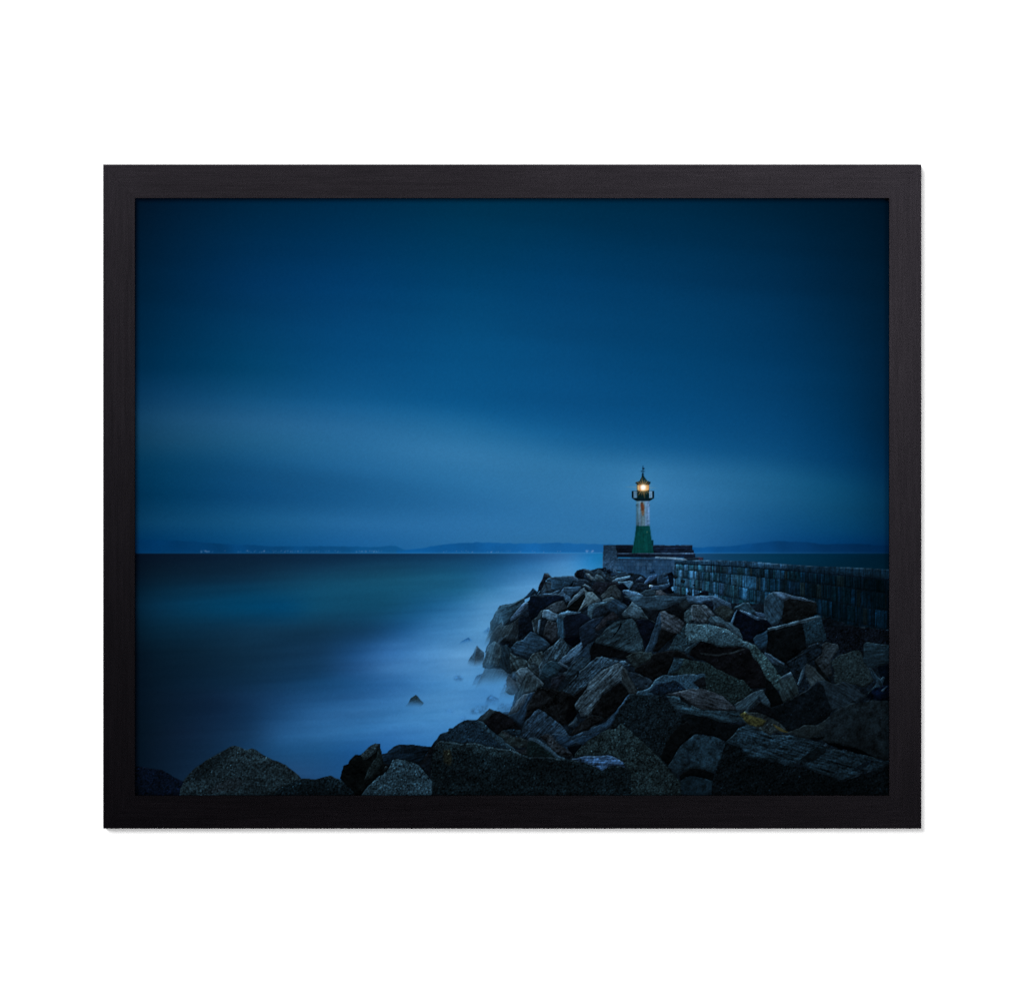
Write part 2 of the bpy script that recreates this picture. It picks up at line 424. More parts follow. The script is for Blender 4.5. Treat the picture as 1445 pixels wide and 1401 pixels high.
def shift(a, dy, dx):
    p = np.pad(a, 6, mode='constant')
    dy0, dx0 = int(math.floor(dy)), int(math.floor(dx))
    fy_, fx_ = dy - dy0, dx - dx0
    def g(i, j):
        return p[6 - i:6 - i + a.shape[0], 6 - j:6 - j + a.shape[1]]
    return (g(dy0, dx0) * (1 - fy_) * (1 - fx_) + g(dy0 + 1, dx0) * fy_ * (1 - fx_) + g(dy0, dx0 + 1) * (1 - fy_) * fx_ + g(dy0 + 1, dx0 + 1) * fy_ * fx_)

TILES = {'T1': (660, 780, 8.028), 'T2': (800, 780, 8.028), 'T3': (940, 810, 8.028), 'T4': (1080, 810, 8.028), 'T5': (640, 890, 8.028),
         'T6': (800, 900, 8.028), 'T7': (940, 930, 8.028), 'T8': (1080, 930, 8.028), 'B1': (360, 1020, 8.028), 'B2': (460, 1000, 8.028),
         'B3': (590, 1000, 8.028), 'B4': (750, 1010, 8.028), 'B5': (900, 1010, 8.028), 'B6': (1076, 1000, 7.853), 'L1': (190, 1030, 6.881),
         'M1': (540, 880, 8.028), 'P': (820, 750, 8.028), 'H': (860, 650, 15.567), 'K': (830, 640, 7.372), 'W': (940, 775, 4.573), 'X': (0, 0, 1)}

def pts(tile, p):
    ox, oy, s = TILES[tile]
    return [(ox + a / s, oy + b / s) for a, b in p]

CUR = [0]
def F(tile, p, col, tex='s', ang=0, amp=1.0, rim=.5, low=.35, mist=None, w=.9, op=1.0, soft=0, fall=.22):
    """one face of a stone (or any flat tone): colour, grain, drawn rim highlight and contact shadow"""
    q = wob(pts(tile, p), w)
    cv = cover(q)
    if cv is None:
        return
    s, a = cv
    if soft:
        a = blur(a, soft, soft)
    c = np.array(col, float)
    if tile not in 'KHX' or tex == 'g':
        m_ = c.mean()
        warm = np.clip((c[0] / max(c[2], 1) - .55) / .5, 0, 1) * (.35 if c[1] > 2 * c[2] else 1.0)
        c = c * (1 - .72 * warm) + .72 * warm * m_ * np.array([.68, 1.03, 1.29])
        c = c * .88 * np.array([.92, .98, 1.04])
        if tex == 'g':
            c = c * np.array([.88, .97, 1.0]) * .95 * (1 + .2 * (1 - sstep(8, 24, c.mean())))
        xm = sum(p_[0] for p_ in pts(tile, p)) / len(p); ym = sum(p_[1] for p_ in pts(tile, p)) / len(p)
        c = c * (1 - .2 * sstep(960, 1110, ym) * sstep(860, 1060, xm)) * (c.mean() / 42) ** .12
    lum = max(6.0, c.mean())
    H_, W_ = a.shape
    tone = np.ones_like(a)
    yn = (np.arange(H_)[:, None] + .5) / H_
    tone = tone * (1 + fall * (.5 - yn))
    tone = tone * (1 + .09 * LOW[s] + .06 * VLOW[s])
    if tex == 'g':
        gr = .27 * GRAIN[s] + .05 * CLOT[s] + np.where(SPECK[s] > 1.8, (SPECK[s] - 1.8) * 1.1, 0)
        tone = tone * np.clip(1 + amp * gr, .12, 4)
    elif tex == 's':
        k = int(round((ang % 180) / 15.0)) * 15 % 180
        tone = tone * np.clip(1 + amp * (.15 * STREAK[k][s] + .1 * GRAIN[s]), .2, 3)
    elif tex == 'r':
        tone = tone * np.clip(1 + amp * (.2 * ROUGH[s] + .16 * GRAIN[s] + np.where(SPECK[s] > 2.1, (SPECK[s] - 2.1) * 1.2, 0)), .15, 3)
    elif tex == 'm':
        tone = tone * np.clip(1 + amp * (.1 * GRAIN[s] + .1 * CLOT[s]), .3, 3)
    if tex in 'sgr' and H_ > 8:
        rk = (20, 60, 120, 160)[(int(p[0][0]) // 7) % 4]
        tone = tone * np.clip(1 + .085 * amp * RELIEF[rk][s], .4, 1.8)
    up = a * (1 - shift(a, 1.15, .4))
    dn = a * (1 - shift(a, -2.6, -.6))  # upper-edge highlight and lower contact shade, both put into the ink colour
    tone = tone * (1 - low * dn)
    img = c * tone[..., None]
    hl = np.array([.75, 1.0, 1.12]) * (13 + lum * .95)
    img = img + (rim * up * np.clip(.55 + .5 * CLOT[s] + .3 * LOW[s], 0, 1.5))[..., None] * hl
    al = a * op
    if mist:
        oy, sc = TILES[tile][1], TILES[tile][2]
        y0, y1 = oy + mist[0] / sc, oy + mist[1] / sc
        al = al * (1 - sstep(y0, y1, GY[s] + 2.2 * LOW[s] + 1.5 * VLOW[s]))
    INK[s] = INK[s] * (1 - al[..., None]) + img * al[..., None]
    sel = al > .45
    v = ID[s]
    v[sel] = CUR[0]

def R(name, label=None):
    n = max(IDNAME) + 1
    IDNAME[n] = (name, label)
    CUR[0] = n
# ---- quay, breakwater wall
R('printed_quay', 'stepped stone quay head under the lighthouse')
F('K', [(1000, 1075), (1200, 1078), (1200, 1112), (1000, 1112)], (20, 34, 50), 's', 0, .6, w=.2)
F('K', [(1150, 1085), (1190, 1085), (1190, 1108), (1150, 1108)], (44, 34, 50), 'm', 0, .6, 0, 0, w=.1, op=.8)
F('K', [(290, 953), (1085, 953), (1085, 1003), (1099, 1005), (1099, 1040), (1113, 1042), (1113, 1080), (290, 1080)], (16, 28, 46), 's', 0, .9, rim=.7, w=.12)
for k, y in enumerate((972, 990, 1008, 1024)):
    F('K', [(290, y), (1088, y), (1088, y + 5), (290, y + 5)], (6, 12, 24), 'm', 0, .5, 0, 0, w=.1, op=.6)
F('K', [(300, 1034), (1105, 1034), (1108, 1042), (300, 1042)], (66, 98, 132), 's', 0, .8, 0, 0, w=.1, op=.8)
F('K', [(296, 1043), (1113, 1043), (1113, 1078), (310, 1080)], (14, 24, 40), 's', 0, .8, 0, 0, w=.1)
F('K', [(160, 954), (292, 954), (300, 1080), (330, 1095), (410, 1240), (150, 1210)], (33, 62, 90), 's', 0, .6, rim=.6, fall=-.1, w=.15)
for y in range(966, 1200, 15):
    F('K', [(160, y), (310, y), (310, y + 4), (160, y + 4)], (20, 40, 62), 'm', 0, .5, 0, 0, w=.12, op=.55)
    for j in range(5):
        x = rng.uniform(165, 290)
        F('K', [(x, y), (x + 5, y), (x + 5, y + 15), (x, y + 15)], (24, 44, 66), 'm', 0, .5, 0, 0, w=.1, op=.4)
        F('K', [(x, y + 5), (x + 24, y + 5), (x + 24, y + 14), (x, y + 14)], (56, 90, 124), 'm', 0, .5, 0, 0, w=.1, op=.35)
F('K', [(290, 954), (470, 954), (460, 1034), (300, 1034)], (12, 20, 34), 's', 0, .9, .5, 0, w=.12, op=.9)
F('K', [(320, 1088), (500, 1086), (700, 1076), (850, 1080), (1000, 1095), (1010, 1110), (905, 1112), (905, 1300), (700, 1330), (400, 1300), (330, 1160)], (31, 63, 95), 's', 90, .4, rim=.2, fall=-.08, w=.2)
for y in (1132, 1168, 1204, 1240):
    F('K', [(330, y), (905, y + 6), (905, y + 10), (330, y + 4)], (26, 50, 76), 'm', 0, .5, 0, 0, w=.12, op=.5)
    x = 340.0
    while x < 890:
        wd = rng.uniform(14, 46)
        d = rng.normal(0, 1)
        F('K', [(x, y - 30), (x + wd, y - 30), (x + wd, y), (x, y)], (58, 94, 130) if d > 0 else (28, 52, 80), 'm', 0, .6, 0, 0, w=.12, op=min(.6, abs(d) * .3))
        x += wd + 2
F('K', [(320, 1098), (600, 1104), (880, 1104), (880, 1112), (600, 1114), (320, 1108)], (24, 44, 66), 'm', 0, .5, 0, 0, w=.1, op=.7)
F('K', [(700, 1074), (850, 1078), (1000, 1092), (1040, 1108), (930, 1104), (830, 1092), (700, 1084)], (84, 118, 146), 'm', 0, .6, 0, 0, w=.1)

R('printed_breakwater_wall', 'long slate block wall running from the quay out of the right side')
def wl(kind, x):
    t = {'top': ([953, 1000, 1049, 1097, 1158, 1258], [790.5, 790.6, 791.6, 795.8, 799.4, 803.6]),
         'cap': ([953, 1027, 1093, 1158, 1258], [795.0, 798.0, 802.4, 807.6, 816.8]),
         'r1': ([953, 1049, 1128, 1180, 1258], [803.4, 811.2, 821, 827, 838.5]),
         'r2': ([953, 1023, 1062, 1158, 1202, 1258], [814, 823, 832, 845, 855, 862.5]),
         'r3': ([953, 1062, 1130, 1258], [826, 849, 862, 890]),
         'r4': ([953, 1062, 1130, 1258], [838, 868, 884, 916])}[kind]
    return float(np.interp(x, *t))
xs_ = list(range(953, 1259, 8))
F('X', [(x, wl('top', x)) for x in xs_] + [(1258, 889), (1180, 884), (1100, 870), (1000, 850), (950, 836)], (5, 15, 25), 's', 90, .8, rim=.3, w=.2)
def wcol(x):
    return np.array([np.interp(x, [953, 1000, 1060, 1120, 1180, 1258], v) for v in ([46, 31, 18, 9, 5, 3], [88, 66, 45, 32, 25, 16], [122, 94, 66, 50, 41, 27])])
for ra_, rb_ in (('cap', 'r1'), ('r1', 'r2'), ('r2', 'r3'), ('r3', 'r4')):
    x = 951.0
    while x < 1257:
        sc_ = float(np.interp(x, [953, 1258], [1, 1.9]))
        wd = sc_ * rng.choice([1.3, 1.8, 2.4, 3.2, 4.6, 6.0])
        x2 = x + wd
        if ra_ == 'r3' and x > 1075 and x < 1148:
            x = x2; continue
        c = wcol(x)
        u = rng.random()
        if u < .1:
            c = c * rng.uniform(1.2, 1.55)
        elif u < .17 and x > 1040:
            c = c * np.array([1.15, .86, .7]) + np.array([4, 1, 0])
        else:
            c = c * rng.uniform(.55, 1.05) * np.array([rng.uniform(.7, 1.1), 1, rng.uniform(.9, 1.05)])
        g = .18 * sc_
        ya, yb = wl(ra_, x) + .9 * sc_ * (1.6 if ra_ == 'cap' else .6), wl(rb_, x) - .25 * sc_
        ya2, yb2 = wl(ra_, x2) + .9 * sc_ * (1.6 if ra_ == 'cap' else .6), wl(rb_, x2) - .25 * sc_
        F('X', [(x + g, ya), (x2 - g, ya2), (x2 - g, yb2), (x + g, yb)], c, 's', 90, .9, .12, .3, w=.18)
        for _ in range(int(wd / 2.6)):
            xx_ = rng.uniform(x, x2 - .5)
            F('X', [(xx_, ya), (xx_ + .5, ya), (xx_ + .5, yb), (xx_, yb)], c * .35, 'm', 0, .3, 0, 0, w=.1, op=.6)
        x = x2
F('X', [(x, wl('top', x)) for x in xs_] + [(x, wl('cap', x) - .4) for x in xs_[::-1]], (24, 52, 76), 's', 90, .9, rim=.55, low=.2, fall=0, w=.2)
F('X', [(1110, 796.5)] + [(x, wl('top', x)) for x in xs_ if x > 1110] + [(x, wl('cap', x) - .4) for x in xs_[::-1] if x > 1110], (6, 22, 34), 's', 90, .9, rim=.7, low=.2, fall=0, w=.2, op=.75)
for x in np.arange(955, 1257, 3.1):
    F('X', [(x, wl('top', x) + .8), (x + .7, wl('top', x) + .8), (x + .7, wl('cap', x) - .4), (x, wl('cap', x) - .4)], (8, 22, 36), 'm', 0, .3, 0, 0, w=.1, op=.35)

# ---- lighthouse
R('printed_lighthouse', 'white and green lighthouse with lit lantern and weather vane')
INK += (np.exp(-((GX - 907.5) ** 2 + (GY - 688) ** 2) / (2 * 22.0 ** 2)) * 8 * (GY < HOR))[..., None] * np.array([1.0, 1.0, .9])
F('K', [(505, 490), (638, 490), (640, 752), (503, 752)], (94, 134, 172), 's', 90, .3, 0, 0, w=.06, fall=-.1)
F('K', [(503, 490), (530, 490), (532, 752), (503, 752)], (64, 108, 128), 's', 90, .5, 0, 0, w=.05, op=.75, soft=.7)
F('K', [(612, 490), (640, 490), (640, 752), (610, 752)], (82, 120, 162), 's', 90, .5, 0, 0, w=.05, op=.8, soft=.6)
F('K', [(540, 500), (592, 500), (590, 752), (548, 752)], (80, 112, 126), 's', 90, .5, 0, 0, w=.08, op=.8, soft=.8)
F('K', [(548, 505), (574, 505), (588, 560), (580, 640), (566, 650), (552, 590)], (100, 66, 40), 's', 90, .5, 0, 0, w=.1, op=.75, soft=.6)
F('K', [(548, 515), (572, 520), (582, 560), (578, 596), (560, 590), (548, 545)], (92, 52, 36), 'm', 0, .5, 0, 0, w=.1, op=.85, soft=.45)
F('H', [(700, 905), (735, 905), (742, 940), (730, 930), (705, 935), (692, 960)], (40, 52, 60), 'm', 0, .5, 0, 0, w=.05, op=.8)
F('K', [(497, 530), (505, 530), (505, 545), (497, 545)], (40, 70, 96), 'm', 0, .5, 0, 0, w=.0, op=.8)
F('K', [(638, 530), (646, 530), (646, 545), (638, 545)], (40, 70, 96), 'm', 0, .5, 0, 0, w=.0, op=.8)
F('K', [(503, 752), (640, 752), (650, 830), (664, 920), (680, 1036), (458, 1036), (478, 930), (492, 840)], (7, 67, 68), 's', 90, .3, 0, 0, w=.08, fall=.1)
F('K', [(503, 752), (530, 752), (512, 900), (500, 1036), (458, 1036), (478, 930), (492, 840)], (5, 60, 63), 's', 90, .35, 0, 0, w=.08, op=.6, soft=1)
F('K', [(600, 752), (640, 752), (664, 920), (680, 1036), (634, 1036)], (5, 57, 61), 's', 90, .35, 0, 0, w=.08, op=.6, soft=1)
F('K', [(540, 900), (585, 900), (585, 945), (540, 945)], (5, 58, 56), 'm', 0, .5, 0, 0, w=.1, op=.5, soft=.5)
F('K', [(608, 810), (620, 810), (620, 824), (608, 824)], (70, 110, 90), 'm', 0, .5, 0, 0, w=0, op=.6)
F('K', [(655, 900), (680, 900), (680, 958), (664, 955)], (4, 42, 50), 'm', 0, .5, 0, 0, w=.0)
F('H', [(590, 884), (890, 884), (985, 826), (985, 812), (500, 812), (500, 826)], (5, 24, 32), 'm', 0, .5, 0, 0, w=.05, fall=0)
F('H', [(500, 800), (985, 800), (985, 810), (500, 810)], (120, 150, 170), 'm', 0, .5, 0, 0, w=0, op=.55)
F('H', [(532, 668), (608, 668), (608, 800), (532, 800)], (100, 136, 164), 'm', 0, .5, 0, 0, w=0, op=.8)
F('H', [(878, 668), (950, 668), (950, 800), (878, 800)], (104, 138, 166), 'm', 0, .5, 0, 0, w=0, op=.8)
for x in (560, 584, 902, 926):
    F('H', [(x, 670), (x + 7, 670), (x + 7, 800), (x, 800)], (60, 100, 140), 'm', 0, .5, 0, 0, w=0, op=.5)
for x in (498, 948):
    F('H', [(x, 664), (x + 34, 664), (x + 34, 812), (x, 812)], (3, 22, 34), 'm', 0, .5, 0, 0, w=0)
F('H', [(498, 662), (608, 662), (608, 674), (498, 674)], (20, 50, 74), 'm', 0, .5, 0, 0, w=0, op=.7)
F('H', [(878, 662), (984, 662), (984, 674), (878, 674)], (20, 50, 74), 'm', 0, .5, 0, 0, w=0, op=.7)
F('H', [(608, 520), (880, 520), (880, 818), (608, 818)], (4, 28, 32), 'm', 0, .5, 0, 0, w=0, fall=0)
F('H', [(626, 535), (868, 530), (866, 640), (820, 655), (660, 655), (626, 640)], (196, 150, 96), 'm', 0, .3, 0, 0, w=0)
F('H', [(626, 535), (662, 535), (660, 650), (626, 640)], (206, 184, 130), 'm', 0, .3, 0, 0, w=0)
F('H', [(656, 530), (692, 525), (690, 655), (664, 650)], (190, 84, 52), 'm', 0, .3, 0, 0, w=0, soft=.4)
F('H', [(715, 330), (760, 330), (776, 368), (832, 440), (905, 470), (898, 500), (866, 532), (610, 526), (572, 488), (584, 474), (660, 450), (704, 368)], (9, 40, 48), 'm', 0, .6, 0, 0, w=.05, fall=-.2)
F('H', [(572, 484), (905, 470), (898, 500), (866, 530), (610, 526)], (3, 16, 24), 'm', 0, .6, 0, 0, w=.05, op=.7)
for a_, b_ in ((735, 690), (742, 742), (750, 800)):
    F('H', [(a_ - 3, 360), (a_ + 3, 360), (b_ + 5, 470), (b_ - 5, 470)], (34, 84, 92), 'm', 0, .5, 0, 0, w=0, op=.6)
F('H', [(722, 272), (752, 272), (760, 300), (750, 335), (724, 335), (716, 300)], (4, 24, 36), 'm', 0, .5, 0, 0, w=0)
F('H', [(733, 108), (744, 108), (744, 280), (733, 280)], (6, 34, 58), 'm', 0, .5, 0, 0, w=0)
F('H', [(728, 152), (776, 166), (776, 182), (728, 196)], (4, 22, 40), 'm', 0, .5, 0, 0, w=0)
F('H', [(698, 216), (720, 226), (758, 226), (778, 216), (776, 250), (758, 240), (720, 240), (700, 250)], (8, 48, 72), 'm', 0, .5, 0, 0, w=0, op=.85)
LX, LY = 907.9, 687.8
dx_, dy_ = GX - LX, GY - LY
rr = np.hypot(dx_, dy_)
th = np.arctan2(dy_, dx_)
glow = np.exp(-(rr / 6.0) ** 2)
INK = INK * (1 - .72 * glow[..., None]) + np.array([255, 206, 138]) * (.72 * glow)[..., None]
core = np.exp(-(rr / 4.4) ** 4)
INK = INK * (1 - core[..., None]) + np.array([255, 243, 222]) * core[..., None]
ray = np.zeros_like(rr)
for k in range(18):
    a0 = k * math.pi / 9 + .035
    L = (17, 10.5, 13, 9.5, 13.5, 10, 12, 10, 11.5, 22, 10, 13, 11, 13.5, 10, 12.5, 9.5, 11)[k]
    d = np.angle(np.exp(1j * (th - a0)))
    off = np.abs(rr * np.sin(d)); on = np.cos(d) > 0
    ray = np.maximum(ray, on * np.exp(-(off / .7) ** 2) * np.clip(1 - rr / (L * 1.2), 0, 1) ** .8)
dark_ = np.clip(1 - INK.mean(-1) / 130, .0, 1)
ray = ray * (rr > 3) * (.2 + .75 * dark_)
INK = INK * (1 - ray[..., None]) + np.array([240, 178, 96]) * ray[..., None]
core = np.exp(-(rr / 2.9) ** 4)
INK = INK * (1 - core[..., None]) + np.array([255, 252, 246]) * core[..., None]

# ---- misty stones out in the water
R('printed_sea_rock', 'lone dark triangular rock in the milky water')
F('M1', [(372, 803), (400, 830), (465, 912), (420, 960), (240, 965), (255, 925), (320, 850)], (32, 52, 62), 'm', 0, 1.2, 0, 0, mist=(838, 965))
R('printed_sea_rock', 'faint blue rock tip farthest out beside the misty slab')
F('T5', [(165, 74), (190, 95), (225, 135), (60, 165), (80, 130)], (34, 88, 136), 'm', 0, 1, 0, 0, mist=(85, 150), op=.85)
R('printed_sea_rock', 'small brown pyramid rock standing in the mist')
F('T5', [(268, 178), (250, 260), (240, 400), (140, 410), (200, 290), (230, 225)], (52, 84, 108), 'm', 0, 1, .2, 0, mist=(250, 395))
F('T5', [(268, 178), (345, 250), (335, 400), (235, 400), (246, 260)], (46, 58, 66), 'm', 0, 1.2, .2, 0, mist=(245, 400))
R('printed_sea_rock', 'barely visible rock veiled by the milky water')
F('T1', [(180, 880), (225, 835), (245, 850), (240, 930), (175, 930)], (52, 106, 152), 'm', 0, 1, 0, 0, mist=(850, 940), op=.8, soft=.5)
F('T5', [(10, 520), (60, 505), (110, 540), (100, 580), (10, 570)], (62, 122, 176), 'm', 0, 1, 0, 0, op=.35, soft=1.5)
F('M1', [(700, 990), (760, 955), (820, 985), (800, 1010), (720, 1010)], (62, 122, 176), 'm', 0, 1, 0, 0, op=.35, soft=1.3)
F('M1', [(870, 1060), (920, 1040), (960, 1050), (940, 1090), (870, 1090)], (62, 122, 176), 'm', 0, 1, 0, 0, op=.35, soft=1.3)
F('M1', [(800, 600), (830, 590), (910, 620), (890, 650), (800, 630)], (62, 122, 176), 'm', 0, 1, 0, 0, op=.4, soft=1.3)

# ---- dark ground the stones lie on
R('printed_rubble', 'small stones and dark gaps between the boulders')
F('X', [(742, 850), (760, 834), (768, 824), (800, 822), (815, 814), (850, 808), (905, 812), (944, 826), (950, 838), (1000, 843), (1060, 852), (1130, 860), (1160, 880), (1258, 889), (1258, 1126), (600, 1126), (612, 1060), (640, 1035), (672, 1016), (690, 1000), (720, 1005), (728, 975), (712, 945), (690, 935), (684, 925), (695, 895), (692, 880), (704, 853)], (8, 15, 22), 'r', 0, 1, 0, 0, w=1.5)
F('X', [(478, 1104), (492, 1088), (524, 1070), (545, 1064), (600, 1066), (616, 1056), (626, 1130), (410, 1130), (424, 1108), (452, 1104)], (5, 9, 13), 'r', 0, 1, 0, 0, w=.3)
F('T5', [(330, 400), (420, 420), (530, 400), (660, 480), (640, 520), (520, 450), (360, 440)], (20, 34, 44), 'r', 0, 1, 0, 0)
for i in range(420):
    t = rng.random()
    cx = rng.uniform(720, 1250); cy = rng.uniform(810, 1110)
    if cx < 1000 - (cy - 800) * .2 and cx < 760 + (860 - cy):
        continue
    if cx > 990 and cy < 845 + (cx - 990) * .18:
        continue
    r0 = rng.uniform(2.5, 7) * (.6 + (cy - 800) / 300)
    n = rng.integers(4, 7)
    a0 = rng.uniform(0, 6.28)
    p = [(cx + r0 * rng.uniform(.6, 1.2) * math.cos(a0 + k * 6.283 / n), cy + .75 * r0 * rng.uniform(.6, 1.2) * math.sin(a0 + k * 6.283 / n)) for k in range(n)]
    b = rng.uniform(.3, 1.25)
    F('X', p, (18 * b, 30 * b, 40 * b), 's' if rng.random() < .5 else 'r', rng.uniform(0, 180), 1, .3, .5)

def B(label=None):
    R('printed_boulder', label)

# far top stones
B(); F('T2', [(85, 245), (110, 205), (190, 185), (260, 212), (350, 186), (440, 170), (440, 200), (500, 270), (430, 330), (300, 335), (200, 305), (100, 290)], (20, 36, 50), 'r')
F('T2', [(110, 205), (185, 192), (205, 240), (180, 300), (90, 282)], (13, 21, 31), 'r')
F('T2', [(190, 185), (262, 214), (312, 262), (262, 250), (225, 240)], (36, 56, 70), 's', 30)
F('T2', [(215, 235), (250, 250), (310, 320), (270, 318), (232, 270)], (74, 84, 84), 's', 45)
F('T2', [(350, 188), (440, 171), (430, 216), (380, 212)], (20, 34, 48), 'r')
F('T2', [(350, 192), (392, 214), (455, 280), (430, 302), (362, 262), (300, 256)], (38, 58, 72), 's', 40)
F('T2', [(330, 258), (368, 268), (440, 340), (320, 332), (300, 290)], (52, 72, 82), 's', 35)
F('T2', [(270, 300), (330, 330), (440, 340), (560, 335), (560, 345), (300, 345)], (36, 56, 70), 's', 5)
B(); F('T2', [(440, 200), (520, 178), (545, 190), (580, 238), (540, 268), (500, 268), (462, 232)], (22, 40, 58), 'r')
F('T2', [(528, 182), (545, 190), (582, 240), (548, 262), (522, 226)], (42, 68, 90), 's', 60)
F('T2', [(440, 205), (480, 190), (500, 230), (470, 240)], (9, 16, 28), 'r')
B(); F('T2', [(580, 230), (662, 228), (718, 268), (640, 285), (560, 282)], (30, 52, 70), 's', 0)
F('T2', [(440, 250), (500, 275), (575, 262), (560, 300), (500, 318), (440, 280)], (30, 46, 58), 'r')
B('bright flat plank of stone near the quay'); F('T2', [(720, 272), (750, 310), (640, 332), (560, 336)], (18, 30, 44), 'r')
F('T2', [(506, 322), (560, 296), (660, 278), (722, 268), (704, 292), (560, 336), (520, 332)], (70, 104, 128), 's', 165)
B(); F('T2', [(640, 330), (740, 328), (755, 345), (722, 402), (690, 420), (660, 370)], (56, 88, 110), 'm')
F('T2', [(760, 330), (800, 290), (880, 285), (870, 340), (830, 345)], (16, 28, 42), 'r')
F('T2', [(800, 300), (835, 270), (850, 285), (815, 310)], (60, 92, 120), 'm')
B(); F('T2', [(300, 350), (560, 336), (592, 362), (582, 402), (545, 368), (480, 372), (390, 478), (330, 452), (285, 402)], (24, 30, 40), 'r')
B(); F('T2', [(575, 335), (640, 330), (652, 352), (600, 364)], (64, 100, 122), 'm')
F('T2', [(640, 345), (702, 400), (692, 422), (620, 432), (588, 402), (600, 362)], (7, 12, 22), 'r')
B('rounded dark stone below the quay'); F('T2', [(718, 402), (758, 346), (840, 340), (930, 368), (905, 400), (860, 432), (760, 450)], (16, 27, 38), 'r')
B(); F('T2', [(940, 232), (958, 182), (990, 180), (1002, 232)], (20, 46, 74), 'm')
B('tilted slab with a light top by the quay wall'); F('T2', [(1030, 270), (1022, 342), (930, 372), (890, 352)], (12, 20, 30), 'r')
F('T2', [(868, 342), (890, 300), (930, 258), (1022, 250), (1032, 268), (890, 354)], (46, 78, 112), 's', 135)
B('dark square block against the quay wall'); F('T2', [(1028, 282), (1060, 242), (1192, 218), (1172, 260), (1102, 290), (1152, 310), (1160, 355), (1028, 352)], (28, 50, 70), 's', 0)
F('T2', [(1150, 240), (1192, 216), (1212, 240), (1212, 382), (1172, 402), (1160, 300)], (6, 14, 26), 'r')
B(); F('T2', [(930, 365), (1000, 375), (1162, 355), (1172, 375), (1100, 420), (1030, 432), (940, 420), (960, 400)], (34, 58, 80), 's', 0)
F('T2', [(932, 364), (978, 370), (966, 392), (934, 386)], (92, 112, 138), 'm', w=.4)
F('T2', [(1085, 428), (1172, 376), (1198, 450), (1170, 472), (1090, 454)], (5, 10, 20), 'r')
B('small rust brown stone by the quay wall'); F('T2', [(1020, 432), (1062, 428), (1142, 490), (1050, 497), (1010, 472)], (66, 47, 40), 's', 35)
F('T2', [(820, 470), (880, 420), (935, 415), (1010, 432), (1002, 492), (900, 492)], (26, 42, 52), 's', 150)
F('T2', [(1140, 470), (1240, 460), (1330, 490), (1200, 500)], (26, 42, 54), 'r')
B(); F('T2', [(630, 440), (702, 490), (640, 502)], (9, 16, 28), 'r')
F('T2', [(635, 430), (692, 420), (780, 445), (862, 480), (800, 496), (700, 492), (642, 452)], (62, 98, 126), 's', 15)
# upper left stones
B(); F('T1', [(735, 395), (782, 425), (792, 465), (720, 482), (640, 522), (628, 510), (690, 450)], (20, 44, 64), 's', 140)
F('T1', [(720, 480), (760, 455), (755, 475), (735, 490)], (70, 104, 130), 'm')
B('pointed boulder with a golden tip at the top of the heap'); F('T1', [(870, 310), (946, 346), (946, 422), (962, 440), (900, 462), (790, 472), (860, 390)], (30, 46, 58), 's', 80)
F('T1', [(870, 235), (912, 232), (942, 272), (882, 302), (862, 382), (792, 442), (775, 466), (800, 400), (850, 290)], (15, 22, 32), 'r')
F('T1', [(872, 235), (912, 234), (942, 270), (905, 280), (880, 262)], (46, 42, 42), 'm')
F('T1', [(880, 300), (946, 272), (1130, 265), (1212, 280), (1256, 312), (1192, 332), (1140, 387), (1080, 402), (962, 432), (940, 402), (948, 345), (900, 322)], (28, 52, 70), 's', 10)
F('T1', [(1130, 268), (1210, 270), (1260, 310), (1230, 325), (1160, 296)], (48, 76, 100), 's', 20)
F('T1', [(1140, 385), (1192, 330), (1210, 335), (1165, 388)], (6, 12, 20), 'm')
B(); F('T1', [(1200, 335), (1270, 305), (1340, 310), (1400, 360), (1300, 385), (1180, 390)], (24, 40, 54), 's', 20)
F('T1', [(1300, 375), (1330, 365), (1430, 430), (1390, 430)], (60, 84, 100), 's', 30)
B(); F('T1', [(1100, 390), (1290, 386), (1282, 420), (1200, 472), (1152, 492), (1095, 452)], (34, 57, 75), 's', 0)
F('T1', [(1095, 385), (1092, 450), (1152, 490), (1168, 540), (1112, 548), (1085, 492), (1020, 470), (1052, 440)], (50, 80, 104), 's', 120)
F('T1', [(820, 465), (870, 420), (875, 470)], (46, 74, 98), 'm')
F('T1', [(930, 465), (1000, 430), (1070, 410), (1040, 450), (990, 470)], (30, 54, 74), 'm')
B('large pale slab fading into the mist at the waterline')
F('T1', [(385, 775), (400, 832), (500, 790), (545, 765), (495, 900), (458, 940), (380, 962), (342, 1034), (180, 1160), (190, 1010), (280, 880)], (40, 54, 60), 's', 120, 1, .3, .1, mist=(860, 1090))
F('T1', [(360, 590), (388, 770), (350, 790), (280, 882), (232, 962), (180, 1120), (185, 1030), (250, 862), (258, 775)], (42, 68, 82), 's', 110, 1, .3, .1, mist=(800, 1080))
F('T1', [(360, 590), (470, 590), (560, 545), (634, 508), (645, 560), (480, 740), (400, 832), (386, 772)], (32, 56, 70), 's', 150)
F('T1', [(400, 765), (408, 830), (392, 828), (388, 775)], (60, 88, 106), 'm', op=.7)
F('T1', [(680, 570), (702, 640), (692, 722), (575, 727), (610, 682)], (25, 42, 58), 's', 130)
F('T1', [(640, 562), (682, 565), (602, 682), (562, 732), (485, 768), (478, 738)], (58, 86, 112), 's', 145)
F('T1', [(340, 1034), (380, 965), (460, 930), (440, 960), (385, 1000), (345, 1050)], (80, 110, 130), 'm', 0, 1, 0, 0, op=.5, soft=.6)
